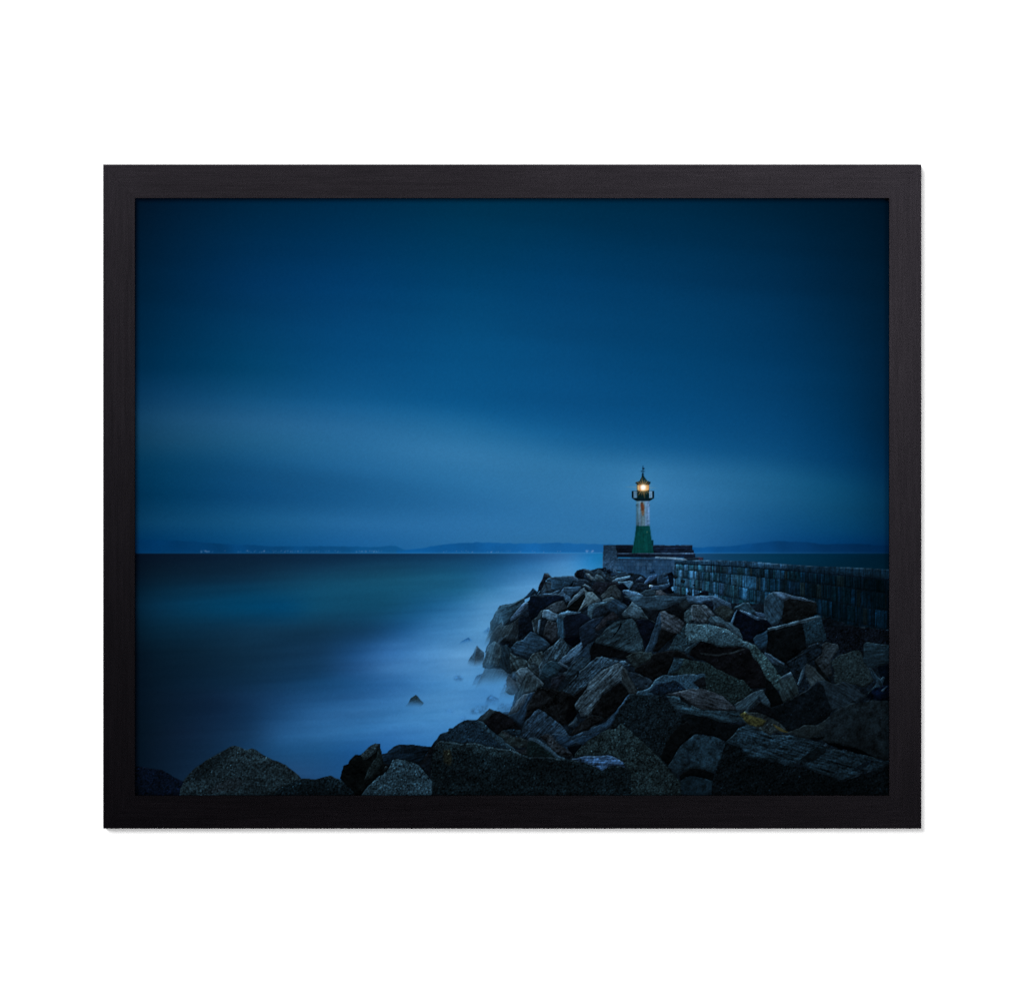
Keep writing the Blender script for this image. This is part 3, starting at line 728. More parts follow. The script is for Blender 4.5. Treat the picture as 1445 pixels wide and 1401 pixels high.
B('big dark block with a light top edge'); F('T1', [(735, 470), (830, 464), (990, 466), (1082, 480), (1088, 496), (1000, 486), (860, 496), (700, 496)], (40, 66, 88), 's', 0)
F('T1', [(700, 492), (860, 492), (1000, 480), (1088, 492), (1082, 532), (950, 582), (830, 662), (790, 722), (725, 762), (700, 702), (685, 560)], (8, 16, 28), 'r', 0, .8)
B('bright sided hollow boulder beside the dark slot'); F('T1', [(1310, 465), (1352, 510), (1252, 652), (1140, 658), (1128, 627)], (8, 12, 14), 'r')
F('T1', [(1285, 420), (1330, 400), (1315, 470), (1160, 602), (1128, 624), (1150, 560)], (56, 78, 92), 's', 135)
F('T2', [(180, 410), (240, 450), (300, 450), (388, 540), (330, 562), (230, 602), (128, 662), (225, 512), (200, 460)], (68, 86, 90), 's', 130)
F('T2', [(225, 520), (250, 500), (215, 570), (170, 625), (140, 650)], (88, 108, 118), 's', 130, op=.7)
B('golden brown block with pale left face'); F('T2', [(385, 492), (440, 430), (505, 372), (532, 380), (522, 440), (470, 502), (410, 528)], (60, 72, 74), 's', 130)
F('T2', [(505, 368), (545, 364), (622, 450), (606, 516), (560, 522), (505, 482), (522, 430), (530, 378)], (52, 51, 43), 's', 60)
F('T2', [(400, 530), (500, 498), (545, 520), (530, 535), (420, 560)], (62, 84, 94), 's', 0)
# second row
B(); F('T1', [(1080, 535), (1132, 642), (1010, 692), (870, 642), (830, 662), (950, 582)], (33, 43, 50), 'r')
F('T1', [(830, 660), (870, 640), (840, 720), (800, 770), (782, 900), (770, 902), (742, 892), (725, 765), (790, 720)], (30, 44, 52), 's', 100)
F('T1', [(725, 765), (745, 800), (755, 895), (740, 890)], (60, 86, 100), 'm')
B('small block with a pale top between dark boulders'); F('T1', [(840, 700), (905, 750), (870, 792), (862, 862), (852, 962), (800, 932), (780, 892), (800, 770), (830, 745)], (12, 20, 28), 'r')
F('T1', [(802, 760), (826, 752), (803, 912), (784, 895)], (60, 88, 108), 's', 90)
F('T1', [(905, 768), (1002, 795), (1017, 962), (960, 1012), (858, 932), (870, 830)], (29, 35, 41), 'r')
F('T1', [(858, 932), (960, 1012), (1017, 962), (1010, 1000), (940, 1050)], (6, 8, 14), 'r')
F('T1', [(845, 690), (860, 645), (905, 650), (1017, 700), (1012, 762), (930, 772), (905, 752), (842, 722)], (60, 86, 104), 's', 20)
B('cube shaped boulder with a pale left side and dark front'); F('T1', [(1085, 960), (1267, 938), (1277, 1002), (1190, 1062), (1110, 1012)], (3, 6, 14), 'r')
F('T1', [(1110, 705), (1282, 674), (1422, 740), (1382, 772), (1280, 852), (1267, 942), (1100, 962), (1082, 760)], (11, 19, 31), 'r', 0, .8)
F('T1', [(1015, 705), (1082, 745), (1102, 962), (1080, 992), (1030, 952), (1010, 852)], (30, 56, 74), 's', 95)
F('T1', [(1020, 702), (1060, 680), (1130, 664), (1292, 670), (1250, 681), (1112, 706), (1082, 748), (1040, 722)], (58, 90, 112), 's', 0)
B(); F('T2', [(440, 580), (520, 523), (560, 528), (692, 610), (622, 684), (560, 684), (500, 672)], (27, 47, 63), 's', 30)
F('T2', [(340, 600), (440, 588), (492, 652), (482, 682), (380, 722), (298, 738), (310, 652)], (20, 33, 45), 'r')
F('T2', [(258, 600), (330, 570), (512, 538), (440, 590), (350, 602), (312, 652), (282, 742), (230, 692)], (50, 78, 94), 's', 150)
B('dark reddish boulder behind the striped rock'); F('T2', [(330, 850), (440, 720), (540, 668), (577, 720), (602, 742), (560, 762), (460, 772), (440, 832), (360, 882), (320, 882)], (30, 29, 34), 'r')
B(); F('T2', [(148, 860), (290, 750), (432, 714), (432, 730), (330, 850), (320, 902), (352, 922), (290, 1002), (200, 1072), (160, 1052), (148, 960)], (18, 31, 45), 's', 150)
B('long flat light topped slab by the wall'); F('T2', [(640, 500), (742, 552), (692, 612), (628, 552)], (5, 9, 16), 'r')
F('T2', [(830, 612), (980, 637), (1070, 635), (1290, 560), (1377, 530), (1392, 582), (1330, 662), (1332, 784), (1200, 722), (1100, 662), (1060, 662), (1000, 790), (920, 742)], (11, 17, 23), 'r')
F('T2', [(1290, 560), (1377, 524), (1392, 577), (1332, 657), (1280, 612)], (26, 38, 44), 's', 40)
F('T2', [(640, 490), (840, 488), (1010, 488), (1360, 498), (1372, 530), (1290, 562), (1060, 637), (980, 637), (830, 612), (740, 560), (700, 510)], (35, 57, 72), 's', 175)
B('triangular striped boulder left of the flat slab'); F('T2', [(740, 555), (832, 615), (930, 750), (1004, 792), (992, 808), (920, 752), (780, 747), (640, 724), (628, 692), (690, 620)], (39, 57, 67), 's', 12, 1.3)
B('black cleft boulder'); F('T2', [(780, 765), (930, 748), (1002, 800), (992, 852), (900, 1092), (868, 1062), (800, 812)], (7, 12, 22), 'r')
B('striped reddish boulder with a dark hollow front'); F('T2', [(1080, 860), (1130, 870), (1247, 910), (1150, 1012), (1040, 1117), (980, 1117), (1050, 950)], (15, 13, 13), 'r')
F('T2', [(1058, 660), (1078, 690), (1068, 862), (1010, 1032), (960, 1127), (885, 1127), (900, 1080), (1000, 832)], (31, 53, 71), 's', 110)
F('T2', [(1058, 660), (1112, 662), (1200, 715), (1335, 800), (1282, 892), (1240, 912), (1100, 862), (1072, 862), (1072, 690)], (53, 55, 58), 's', 28, 1.5)
B('grey boulder with a deep diagonal crack'); F('T2', [(310, 998), (290, 1032), (255, 1122), (260, 1202), (228, 1202), (240, 1040)], (30, 52, 68), 's', 80)
F('T2', [(295, 1022), (320, 1006), (692, 1118), (800, 1132), (700, 1184), (660, 1212), (540, 1184), (360, 1184), (265, 1234), (258, 1132)], (8, 11, 14), 'r')
F('T2', [(310, 1010), (350, 950), (450, 860), (540, 790), (640, 760), (740, 743), (782, 790), (830, 950), (876, 1114), (780, 1124), (700, 1122)], (31, 50, 60), 's', 150, 1.2)
F('T2', [(690, 800), (775, 790), (830, 950), (876, 1110), (780, 1120), (700, 950)], (42, 60, 68), 'g', 0, .8, op=.5)
F('T2', [(622, 788), (637, 794), (575, 880), (530, 942), (513, 947), (560, 880)], (6, 9, 13), 'm', 0, 1, 0, 0)
# right: stones by the wall
R('printed_gravel', 'dark gravel strip at the foot of the wall')
F('T4', [(640, 500), (760, 560), (900, 600), (1430, 640), (1430, 830), (1110, 810), (1090, 860), (1000, 880), (850, 910), (820, 800), (690, 760)], (10, 14, 20), 'g', 0, 1.2, 0, 0)
F('T4', [(650, 520), (720, 500), (900, 560), (880, 620), (760, 600), (680, 590)], (9, 17, 25), 'r')
B(); F('T3', [(315, 240), (440, 185), (485, 190), (490, 242)], (9, 15, 26), 'r')
B('pale flat slab against the wall'); F('T3', [(220, 245), (560, 245), (742, 320), (748, 382), (640, 342), (540, 412), (480, 302), (400, 332), (260, 332), (240, 302)], (46, 74, 97), 's', 10)
F('T3', [(400, 340), (440, 300), (530, 300), (560, 330), (535, 402)], (13, 22, 34), 'r')
F('T3', [(500, 285), (570, 275), (620, 310), (690, 372), (560, 402), (535, 330)], (35, 55, 71), 's', 45)
B('greenish boulder below the wall'); F('T3', [(540, 412), (620, 350), (702, 350), (787, 430), (700, 532), (600, 482)], (33, 41, 37), 'r')
B(); F('T3', [(760, 390), (870, 325), (940, 330), (1012, 430), (962, 472), (830, 402)], (28, 50, 63), 's', 30)
F('T3', [(1000, 430), (1112, 450), (1112, 512), (1060, 502)], (40, 64, 86), 'm')
B('brown banded boulder with a pale left face'); F('T3', [(210, 440), (292, 368), (302, 522), (230, 562), (210, 542)], (50, 64, 67), 'g', 0, .8)
F('T3', [(290, 350), (440, 348), (562, 470), (480, 542), (460, 567), (380, 542), (290, 522)], (58, 55, 50), 's', 38, 1.7)
F('T3', [(310, 400), (380, 400), (480, 490), (470, 520), (400, 500), (300, 480)], (34, 38, 28), 's', 38, 1.5, op=.6)
B('tall block by the wall with pale left face and dark front'); F('T4', [(-14, 430), (0, 290), (40, 230), (90, 195), (202, 290), (212, 322), (200, 472), (150, 562), (70, 592), (-5, 525)], (29, 50, 64), 's', 60)
F('T4', [(220, 300), (290, 270), (400, 285), (582, 320), (587, 462), (420, 512), (250, 572), (198, 562), (193, 470)], (13, 17, 19), 'r')
F('T4', [(88, 193), (240, 218), (400, 262), (584, 318), (540, 316), (400, 290), (290, 272), (218, 305)], (56, 82, 104), 's', 15)
B('black boulder with a light rim'); F('T3', [(800, 390), (870, 420), (1030, 512), (1147, 530), (1202, 592), (1180, 642), (1020, 702), (1000, 782), (880, 742), (830, 642), (748, 552)], (5, 10, 20), 'r')
F('T3', [(845, 398), (1020, 478), (1145, 525), (1030, 520), (870, 434)], (50, 78, 102), 'm')
F('T3', [(788, 440), (816, 393), (790, 470), (760, 555), (733, 552)], (52, 84, 108), 's', 110)
B('sloping block with a bright upper rim'); F('T3', [(1000, 732), (1030, 700), (1162, 650), (1152, 762), (1132, 832), (1060, 852), (1010, 782)], (22, 44, 60), 's', 150)
F('T4', [(430, 552), (590, 482), (642, 500), (695, 742), (600, 774), (500, 804), (470, 792), (440, 622)], (23, 41, 51), 'g', 0, .7)
F('T4', [(40, 642), (240, 582), (412, 552), (432, 622), (472, 832), (370, 902), (220, 1002), (0, 892), (18, 782), (25, 702)], (7, 11, 14), 'r')
F('T4', [(33, 630), (200, 582), (400, 518), (622, 473), (634, 495), (430, 548), (240, 594), (43, 660)], (50, 74, 88), 's', 165)
B(); F('T4', [(1118, 800), (1150, 780), (1430, 800), (1430, 1002), (1280, 1052), (1200, 1062), (1108, 1002)], (21, 37, 46), 's', 0)
F('T4', [(1280, 1052), (1430, 1000), (1430, 1300), (1330, 1262)], (3, 8, 15), 'r')
B('rounded greenish granite boulder near the right edge'); F('T4', [(743, 1002), (850, 920), (1040, 858), (1087, 890), (1112, 1002), (1182, 1062), (1232, 1202), (1130, 1290), (1000, 1250), (800, 1280), (778, 1202), (790, 1102)], (31, 41, 41), 'g', 0, .75)
B(); F('T4', [(1188, 1050), (1230, 1078), (1300, 1192), (1330, 1158), (1352, 1180), (1330, 1252), (1270, 1330), (1160, 1370), (1180, 1340), (1262, 1222)], (25, 45, 58), 's', 60)
F('T8', [(1250, 330), (1350, 300), (1430, 300), (1430, 470), (1200, 470), (1140, 430)], (4, 10, 22), 'r', 0, 1.5)
F('T8', [(1320, 370), (1380, 305), (1390, 315), (1345, 380)], (50, 78, 96), 'm', op=.6)
B('rough boulder with a brown right flank'); F('T4', [(640, 800), (690, 772), (822, 800), (834, 852), (770, 952), (742, 1002), (762, 1152), (700, 1172), (640, 1082), (560, 982), (640, 902)], (36, 36, 32), 'r')
F('T4', [(560, 980), (640, 1080), (700, 1172), (780, 1260), (680, 1240), (600, 1120)], (7, 10, 11), 'r')
F('T4', [(218, 1010), (430, 890), (500, 820), (600, 768), (642, 800), (642, 902), (560, 972), (470, 1002), (440, 1102), (370, 1242), (290, 1112), (200, 1102), (210, 1040)], (14, 25, 34), 'r', 0, 1.3, .9)
B(); F('T4', [(0, 940), (100, 1010), (210, 1050), (200, 1142), (170, 1182), (80, 1060)], (11, 22, 29), 'r')
F('T4', [(-10, 885), (60, 918), (217, 1010), (205, 1048), (100, 1015), (0, 935)], (42, 66, 84), 's', 30)
B(); F('T4', [(470, 1008), (560, 1060), (684, 1212), (640, 1290), (530, 1300), (480, 1182), (455, 1122)], (35, 45, 48), 's', 50)
F('T4', [(467, 1010), (455, 1130), (368, 1264), (358, 1242)], (37, 58, 72), 'm')
# waterline, left flank
B(); F('T1', [(460, 938), (492, 1000), (480, 1092), (400, 1062), (375, 1022)], (9, 15, 23), 'r')
F('T1', [(538, 770), (577, 733), (577, 902), (562, 992), (480, 1012), (380, 1002), (400, 972), (460, 935), (495, 880)], (23, 33, 40), 's', 100)
F('T1', [(575, 728), (697, 720), (722, 782), (738, 892), (680, 907), (620, 952), (570, 992), (555, 985), (575, 900)], (9, 17, 27), 'r')
B('misty boulder at the waterline'); F('T5', [(250, 520), (345, 468), (300, 600), (215, 620)], (48, 90, 128), 'm', 0, 1, 0, 0, mist=(470, 620), op=.85)
F('T5', [(350, 430), (520, 430), (664, 480), (620, 640), (240, 660), (290, 560)], (42, 64, 80), 's', 120, .6, 0, 0, mist=(460, 625))
B('upright block above the misty waterline'); F('T5', [(540, 190), (600, 165), (650, 230), (655, 402), (664, 492), (600, 484), (530, 412), (515, 392)], (19, 33, 42), 's', 70)
F('T5', [(328, 362), (370, 380), (512, 390), (524, 402), (400, 434), (333, 412)], (21, 33, 41), 'r')
F('T5', [(400, 170), (455, 123), (545, 185), (532, 312), (512, 392), (370, 384), (328, 362)], (39, 54, 60), 's', 100, 1.5)
B(); F('T5', [(640, 255), (742, 300), (830, 345), (830, 372), (790, 440), (690, 500), (662, 500), (640, 362)], (32, 46, 51), 's', 60, 1.5)
B('rounded blue grey boulder on the left flank'); F('T1', [(700, 898), (762, 905), (830, 945), (932, 1040), (850, 1112), (770, 1142), (690, 1202), (600, 1192), (478, 1092), (560, 1002), (620, 992)], (27, 48, 64), 's', 15, 1.1)
B(); F('T5', [(828, 362), (900, 260), (1000, 236), (1024, 330), (992, 442), (972, 524), (900, 462), (860, 422)], (40, 55, 60), 's', 60, 1.4)
F('T5', [(870, 370), (912, 360), (982, 402), (972, 502), (900, 442)], (23, 33, 39), 'r')
B('tall striated leaning boulder'); F('T5', [(1220, 78), (1312, 200), (1200, 342), (1100, 322), (1060, 362), (1000, 442), (968, 532), (985, 402), (1020, 252)], (35, 54, 66), 's', 115, 1.6)
B(); F('T5', [(1090, 640), (1110, 540), (1302, 478), (1324, 490), (1210, 582), (1170, 672)], (19, 25, 33), 'r')
F('T5', [(1090, 328), (1190, 350), (1234, 390), (1180, 492), (1100, 532), (975, 545), (1000, 450), (1050, 360)], (25, 46, 58), 's', 30)
F('T5', [(1190, 490), (1300, 470), (1320, 480), (1200, 510)], (40, 62, 78), 'm', op=.7)
F('T5', [(1195, 345), (1332, 418), (1310, 434), (1180, 362)], (58, 84, 104), 'm')
B(); F('T5', [(1340, 360), (1445, 230), (1445, 420), (1380, 470), (1330, 460)], (22, 40, 54), 's', 130)
F('T2', [(40, 1250), (120, 1140), (235, 1050), (260, 1150), (255, 1200), (150, 1190), (60, 1284)], (25, 44, 60), 's', 130)
B('bright plank shaped stone on the left flank'); F('T5', [(1195, 340), (1300, 240), (1442, 128), (1460, 180), (1400, 282), (1300, 352), (1230, 362)], (50, 77, 98), 's', 140)
B('small pale pyramid at the waterline'); F('T5', [(605, 520), (590, 640), (582, 790), (510, 800), (560, 620)], (58, 98, 134), 'm', 0, 1, .2, 0, mist=(560, 800))
F('T5', [(608, 513), (700, 580), (732, 682), (722, 800), (580, 800), (588, 622)], (46, 54, 60), 's', 60, .8, .2, 0, mist=(600, 790))
B(); F('T5', [(698, 472), (740, 430), (830, 413), (900, 470), (1014, 590), (1002, 622), (930, 562), (840, 482), (790, 532), (742, 672), (702, 602)], (53, 71, 81), 's', 60)
F('T5', [(665, 470), (700, 460), (710, 560), (660, 550)], (70, 110, 140), 'm', 0, 1, 0, 0, soft=1, op=.6)
F('T5', [(830, 480), (920, 540), (1002, 612), (930, 662), (900, 702), (760, 732), (714, 790), (740, 702), (790, 562)], (37, 51, 57), 's', 105)
R('printed_sea_rock', 'faint rounded rocks drowned in mist under the pale pyramid')
F('T5', [(380, 760), (430, 728), (512, 770), (530, 840), (350, 850)], (54, 106, 152), 'm', 0, 1, 0, 0, mist=(740, 850), op=.75, soft=.5)
F('T5', [(490, 880), (540, 820), (640, 820), (710, 770), (640, 950), (520, 910)], (48, 92, 132), 'm', 0, 1, 0, 0, op=.6, soft=.8)
F('T5', [(200, 890), (260, 855), (340, 850), (400, 830), (360, 930), (200, 960)], (58, 108, 150), 'm', 0, 1, 0, 0, op=.5, soft=1.2)
B('leaning split boulder with a pale brown top'); F('T5', [(850, 720), (932, 685), (920, 720), (830, 922), (800, 1042), (790, 1084), (700, 1022), (625, 962), (740, 902)], (24, 43, 60), 's', 125)
F('T5', [(625, 945), (720, 780), (800, 723), (852, 718), (740, 902), (640, 950)], (54, 64, 72), 's', 125)
# thin spray over the foot of the heap, as printed
path = np.array([(698, 872), (688, 900), (682, 925), (686, 945), (700, 962), (724, 982), (712, 1000), (690, 1012)], float)
dd = np.full(GX.shape, 1e9)
for i in range(len(path) - 1):
    a_, b_ = path[i], path[i + 1]
    for t_ in np.linspace(0, 1, 9):
        q_ = a_ + (b_ - a_) * t_
        dd = np.minimum(dd, (GX - q_[0]) ** 2 + ((GY - q_[1]) * 1.15) ** 2)
sp_ = .5 * np.exp(-dd / (2 * 10.0 ** 2)) * np.clip(1 + .25 * LOW + .3 * VLOW, .3, 1.6)
sp_ = np.clip(blur(sp_, 5, 2), 0, .7)[..., None]
INK = INK * (1 - sp_) + np.array([74, 138, 190]) * sp_
# middle right
B('large pale granite boulder, dark underneath'); F('T3', [(330, 770), (400, 760), (640, 815), (960, 840), (1002, 952), (1092, 1062), (1180, 1300), (920, 1300), (700, 1172), (500, 1032), (260, 922), (300, 832)], (9, 10, 13), 'r')
F('T3', [(370, 895), (600, 908), (740, 884), (880, 846), (900, 852), (745, 900), (600, 928), (400, 915)], (27, 32, 34), 'm', 0, 1, .3, 0)
F('T3', [(230, 558), (213, 690), (272, 782), (200, 872), (140, 874), (36, 864), (90, 740), (150, 660)], (31, 48, 56), 'g', 0, .8)
F('T3', [(200, 872), (330, 770), (410, 755), (300, 840), (250, 920)], (24, 38, 46), 'g', 0, .7)
F('T3', [(230, 558), (330, 560), (560, 590), (742, 640), (882, 760), (1002, 800), (960, 852), (880, 822), (640, 812), (400, 762), (270, 782), (213, 690)], (58, 80, 87), 'g', 0, .75)
F('T3', [(550, 640), (700, 652), (902, 792), (830, 822), (580, 822), (470, 762)], (40, 58, 66), 'g', 0, .7, op=.8)
F('T3', [(940, 810), (1012, 798), (1062, 860), (1202, 1022), (1314, 1182), (1330, 1320), (1190, 1300), (1080, 1062), (980, 902)], (38, 54, 54), 'g', 0, .9)
B(); F('T3', [(478, 532), (520, 480), (600, 474), (680, 530), (742, 540), (832, 642), (874, 744), (700, 622), (660, 592), (600, 562), (490, 564)], (38, 58, 69), 's', 40)
F('T3', [(560, 560), (640, 575), (670, 610), (600, 600)], (34, 32, 32), 'm')
B(); F('T8', [(160, 202), (290, 148), (332, 242), (378, 392), (290, 452), (200, 502), (160, 382)], (29, 43, 47), 's', 60)
F('T8', [(168, 202), (290, 143), (312, 190), (210, 234)], (40, 60, 73), 'm')
F('T8', [(0, 210), (60, 260), (150, 380), (200, 505), (60, 545), (0, 470)], (5, 8, 10), 'r')
# bottom row back
B('dark boulder with a fine light rim, right'); F('T8', [(600, 250), (662, 238), (790, 290), (900, 258), (982, 290), (1152, 422), (1000, 502), (850, 572), (770, 577), (700, 422)], (21, 33, 41), 's', 30)
F('T8', [(68, 572), (180, 540), (330, 430), (480, 350), (600, 248), (662, 300), (702, 422), (772, 572), (690, 682), (560, 752), (480, 742), (300, 834), (250, 834), (80, 642)], (8, 14, 19), 'r', 0, 1.1, .9)
B('mossy ledge boulder in shade'); F('T6', [(960, 190), (1080, 158), (1250, 148), (1330, 180), (1425, 252), (1300, 242), (1212, 222), (1172, 332), (1140, 422), (1010, 452), (970, 484), (880, 432), (770, 382), (770, 350), (940, 262)], (9, 11, 13), 'r', 0, 1, .7)
F('T6', [(668, 217), (760, 163), (960, 163), (972, 202), (940, 262), (840, 302), (770, 352), (728, 292)], (23, 33, 35), 'r')
B('greenish granite slope in the middle of the heap'); F('T7', [(200, 3), (500, 68), (732, 190), (882, 250), (974, 372), (900, 442), (770, 522), (620, 422), (480, 382), (460, 332), (440, 212), (400, 182), (250, 192), (20, 172), (80, 60), (90, 0)], (23, 34, 34), 'g', 0, 1.0)
F('T7', [(90, 0), (200, 10), (160, 122), (20, 172)], (27, 46, 56), 'g', 0, .6)
B('striated slab with a dark slot'); F('T6', [(60, 290), (140, 218), (242, 223), (262, 282), (130, 382), (20, 472), (-30, 430)], (27, 45, 57), 's', 135, 1.3)
F('T6', [(-60, 620), (0, 540), (130, 382), (330, 223), (412, 218), (600, 268), (652, 268), (724, 312), (640, 322), (580, 292), (450, 352), (260, 502), (222, 542), (90, 642), (0, 654)], (34, 54, 68), 's', 135, 1.6)
F('T6', [(120, 372), (134, 380), (122, 432), (98, 452)], (8, 13, 18), 'm', 0, 1, 0, 0)
F('T6', [(90, 640), (225, 540), (240, 565), (120, 740), (85, 780), (60, 700)], (7, 9, 12), 'r')
B('long tilted striated block with a black face'); F('T6', [(600, 510), (712, 642), (560, 832), (420, 934), (390, 892), (270, 864), (280, 822), (400, 662)], (12, 11, 11), 'r', 0, 1.2)
F('T6', [(640, 328), (702, 400), (794, 602), (760, 654), (712, 644), (620, 512), (618, 400)], (33, 41, 43), 's', 60)
F('T6', [(580, 288), (642, 328), (622, 482), (400, 644), (272, 834), (252, 884), (150, 894), (138, 832), (83, 780), (230, 562), (260, 502), (450, 350)], (41, 55, 63), 's', 135, 1.5)
B(); F('T6', [(680, 388), (760, 393), (974, 490), (930, 562), (800, 604), (720, 452)], (17, 27, 35), 'r', 0, 1, .8)
B('flat granite ledge with pale top'); F('T6', [(780, 652), (800, 610), (950, 550), (1000, 470), (1100, 418), (1200, 428), (1350, 408), (1460, 425), (1560, 420), (1570, 455), (1440, 510), (1500, 570), (1600, 600), (1380, 604), (1050, 664), (900, 664)], (33, 53, 66), 'g', 0, .6, .8)
F('T6', [(930, 612), (1000, 522), (1250, 490), (1372, 592), (1110, 654), (1000, 654)], (13, 23, 33), 'g', 0, .9)
F('T7', [(300, 272), (430, 200), (462, 312), (380, 322)], (11, 15, 19), 'r')
B(); F('T6', [(15, 1112), (200, 922), (270, 878), (370, 888), (404, 940), (280, 1022), (100, 1104)], (18, 16, 14), 'r', 0, 1.3)
F('T6', [(18, 1002), (110, 900), (132, 950), (60, 1004)], (34, 52, 64), 'm')
B('brown black boulder with a rough face'); F('T5', [(950, 638), (1100, 650), (1180, 682), (1332, 720), (1384, 762), (1372, 862), (1402, 952), (1300, 1064), (1200, 1074), (1030, 932), (960, 892), (806, 1010), (850, 852), (920, 702)], (16, 14, 13), 'r', 0, 1.5, .6)
F('T5', [(1320, 730), (1384, 762), (1372, 862), (1402, 952), (1300, 1064), (1260, 1000)], (5, 6, 8), 'r')
B('pale edged dark boulder above the front rocks'); F('T5', [(410, 873), (530, 910), (630, 970), (774, 1112), (750, 1144), (650, 1124), (560, 1132), (490, 1174), (420, 1112), (300, 1032), (262, 1012), (350, 950)], (12, 13, 17), 'r', 0, 1.2)
F('T5', [(410, 873), (530, 914), (440, 922), (400, 1002), (330, 1042), (266, 1012), (350, 950)], (29, 43, 51), 's', 140)
B(); F('T5', [(490, 1182), (560, 1134), (650, 1202), (760, 1222), (870, 1254), (840, 1320), (640, 1320)], (29, 41, 43), 'r')
F('T5', [(540, 1140), (600, 1140), (640, 1210), (600, 1230)], (52, 42, 34), 'r', op=.7)
F('T5', [(560, 1132), (650, 1120), (764, 1132), (757, 1214), (650, 1182)], (21, 39, 51), 'r')
B('curved pale strip stone'); F('T6', [(-40, 1240), (0, 1172), (400, 1060), (330, 1142), (180, 1224), (0, 1290)], (20, 38, 54), 's', 165)
F('T6', [(700, 650), (724, 650), (580, 852), (480, 1002), (400, 1064), (0, 1172), (0, 1122), (210, 1072), (430, 962), (560, 832)], (28, 50, 68), 's', 140)
B('blue grey striated triangular boulder'); F('T5', [(960, 883), (1030, 930), (1202, 1052), (1314, 1202), (1330, 1300), (960, 1260), (756, 1222), (800, 1052)], (26, 43, 57), 's', 130, 1.5)
F('B4', [(230, 200), (400, 230), (560, 330), (410, 352), (330, 330)], (22, 40, 56), 's', 150)
B('brown slab with yellow lichen'); F('T7', [(180, 620), (540, 672), (720, 722), (952, 752), (1100, 840), (760, 872), (690, 934), (560, 882), (440, 852), (330, 852), (250, 932), (170, 1002), (30, 1164), (-60, 1204), (100, 860), (160, 700)], (6, 10, 13), 'r')
F('T7', [(940, 592), (1060, 470), (1184, 542), (1194, 572), (1304, 694), (1160, 642)], (9, 13, 17), 'r')
F('T7', [(0, 428), (180, 430), (300, 530), (420, 582), (800, 592), (902, 642), (952, 742), (870, 702), (720, 712), (640, 722), (540, 662), (420, 652), (180, 612), (120, 592)], (27, 46, 56), 's', 8, 1.4)
F('T7', [(0, 408), (280, 338), (400, 328), (560, 388), (660, 448), (774, 540), (790, 586), (600, 582), (420, 572), (300, 522), (180, 422)], (39, 43, 47), 's', 20, 1.3)
F('T7', [(150, 420), (200, 430), (300, 520), (280, 540), (170, 460)], (8, 12, 15), 'r', 0, 1, 0, 0)
F('T7', [(880, 598), (1030, 608), (1162, 650), (1294, 720), (1384, 834), (1280, 820), (1180, 860), (1100, 832), (960, 762), (880, 690)], (30, 39, 40), 'r')
F('T7', [(820, 622), (880, 608), (1000, 648), (1142, 700), (1100, 772), (1000, 764), (900, 712)], (54, 50, 16), 'r', 0, 1.2, .2, .2, op=.85, soft=.5)
F('T7', [(1200, 738), (1290, 768), (1380, 836), (1310, 818)], (72, 62, 20), 'm', 0, 1, .2, 0, op=.85)
B(); F('T7', [(778, 524), (900, 430), (1040, 358), (1092, 353), (1184, 502), (1184, 544), (1100, 502), (1060, 422), (930, 594), (800, 594)], (33, 51, 61), 's', 140)
B('big dark rounded granite boulder'); F('T6', [(720, 648), (900, 650), (1042, 670), (1184, 752), (1284, 882), (1304, 952), (1264, 1102), (1232, 1300), (1220, 1700), (930, 1700), (930, 1284), (820, 1152), (700, 1032), (600, 972), (560, 882), (640, 752)], (12, 19, 23), 'g', 0, 1.2, .4)
F('T6', [(500, 1000), (560, 885), (600, 975), (540, 1030), (495, 1030)], (10, 15, 17), 'g')
F('B5', [(450, 130), (560, 60), (620, 200), (590, 262), (490, 352), (350, 572), (250, 470), (330, 300)], (6, 9, 11), 'r')
# bottom front
B('smooth blue grey boulder at the bottom'); F('B5', [(345, 572), (490, 350), (590, 260), (650, 213), (760, 218), (900, 250), (1004, 312), (1004, 382), (900, 592), (870, 654), (790, 622), (700, 602), (600, 602), (490, 644), (430, 690)], (21, 38, 48), 'm', 0, 1.6, .4)
F('B5', [(560, 380), (580, 390), (590, 560), (570, 540)], (12, 24, 34), 'm', 0, 1, 0, 0, soft=.6, op=.8)
F('B5', [(840, 330), (1000, 350), (980, 400), (870, 380)], (14, 27, 36), 'm', 0, 1, .2, 0, soft=.6, op=.7)
F('B5', [(466, 682), (590, 600), (700, 610), (870, 660), (850, 740), (700, 702), (550, 684), (478, 744)], (5, 8, 10), 'r')
F('B5', [(478, 744), (600, 682), (700, 706), (845, 742), (864, 802), (876, 930), (480, 930)], (15, 30, 39), 'm', 0, 1.4, .3)
B('big smooth boulder at the right edge'); F('B6', [(268, 267), (400, 213), (520, 178), (600, 190), (700, 120), (800, 30), (900, -30), (1000, -62), (1430, -84), (1430, 590), (1240, 544), (1140, 504), (1080, 464), (900, 404), (700, 374), (600, 324), (480, 324)], (18, 27, 32), 'm', 0, 1.5, .3)
F('B6', [(268, 267), (400, 213), (520, 178), (600, 190), (700, 120), (690, 240), (540, 330), (400, 310)], (28, 38, 40), 'r', 0, .7, op=.7)
B('layered pale slab with a black front, lower right'); F('B6', [(-393, 369), (-240, 420), (-150, 520), (30, 590), (150, 602), (340, 642), (480, 652), (600, 712), (780, 762), (860, 812), (980, 782), (1420, 622), (1420, 985), (-560, 985), (-550, 800), (-470, 600)], (8, 13, 16), 'g', 0, 1.3, 0)
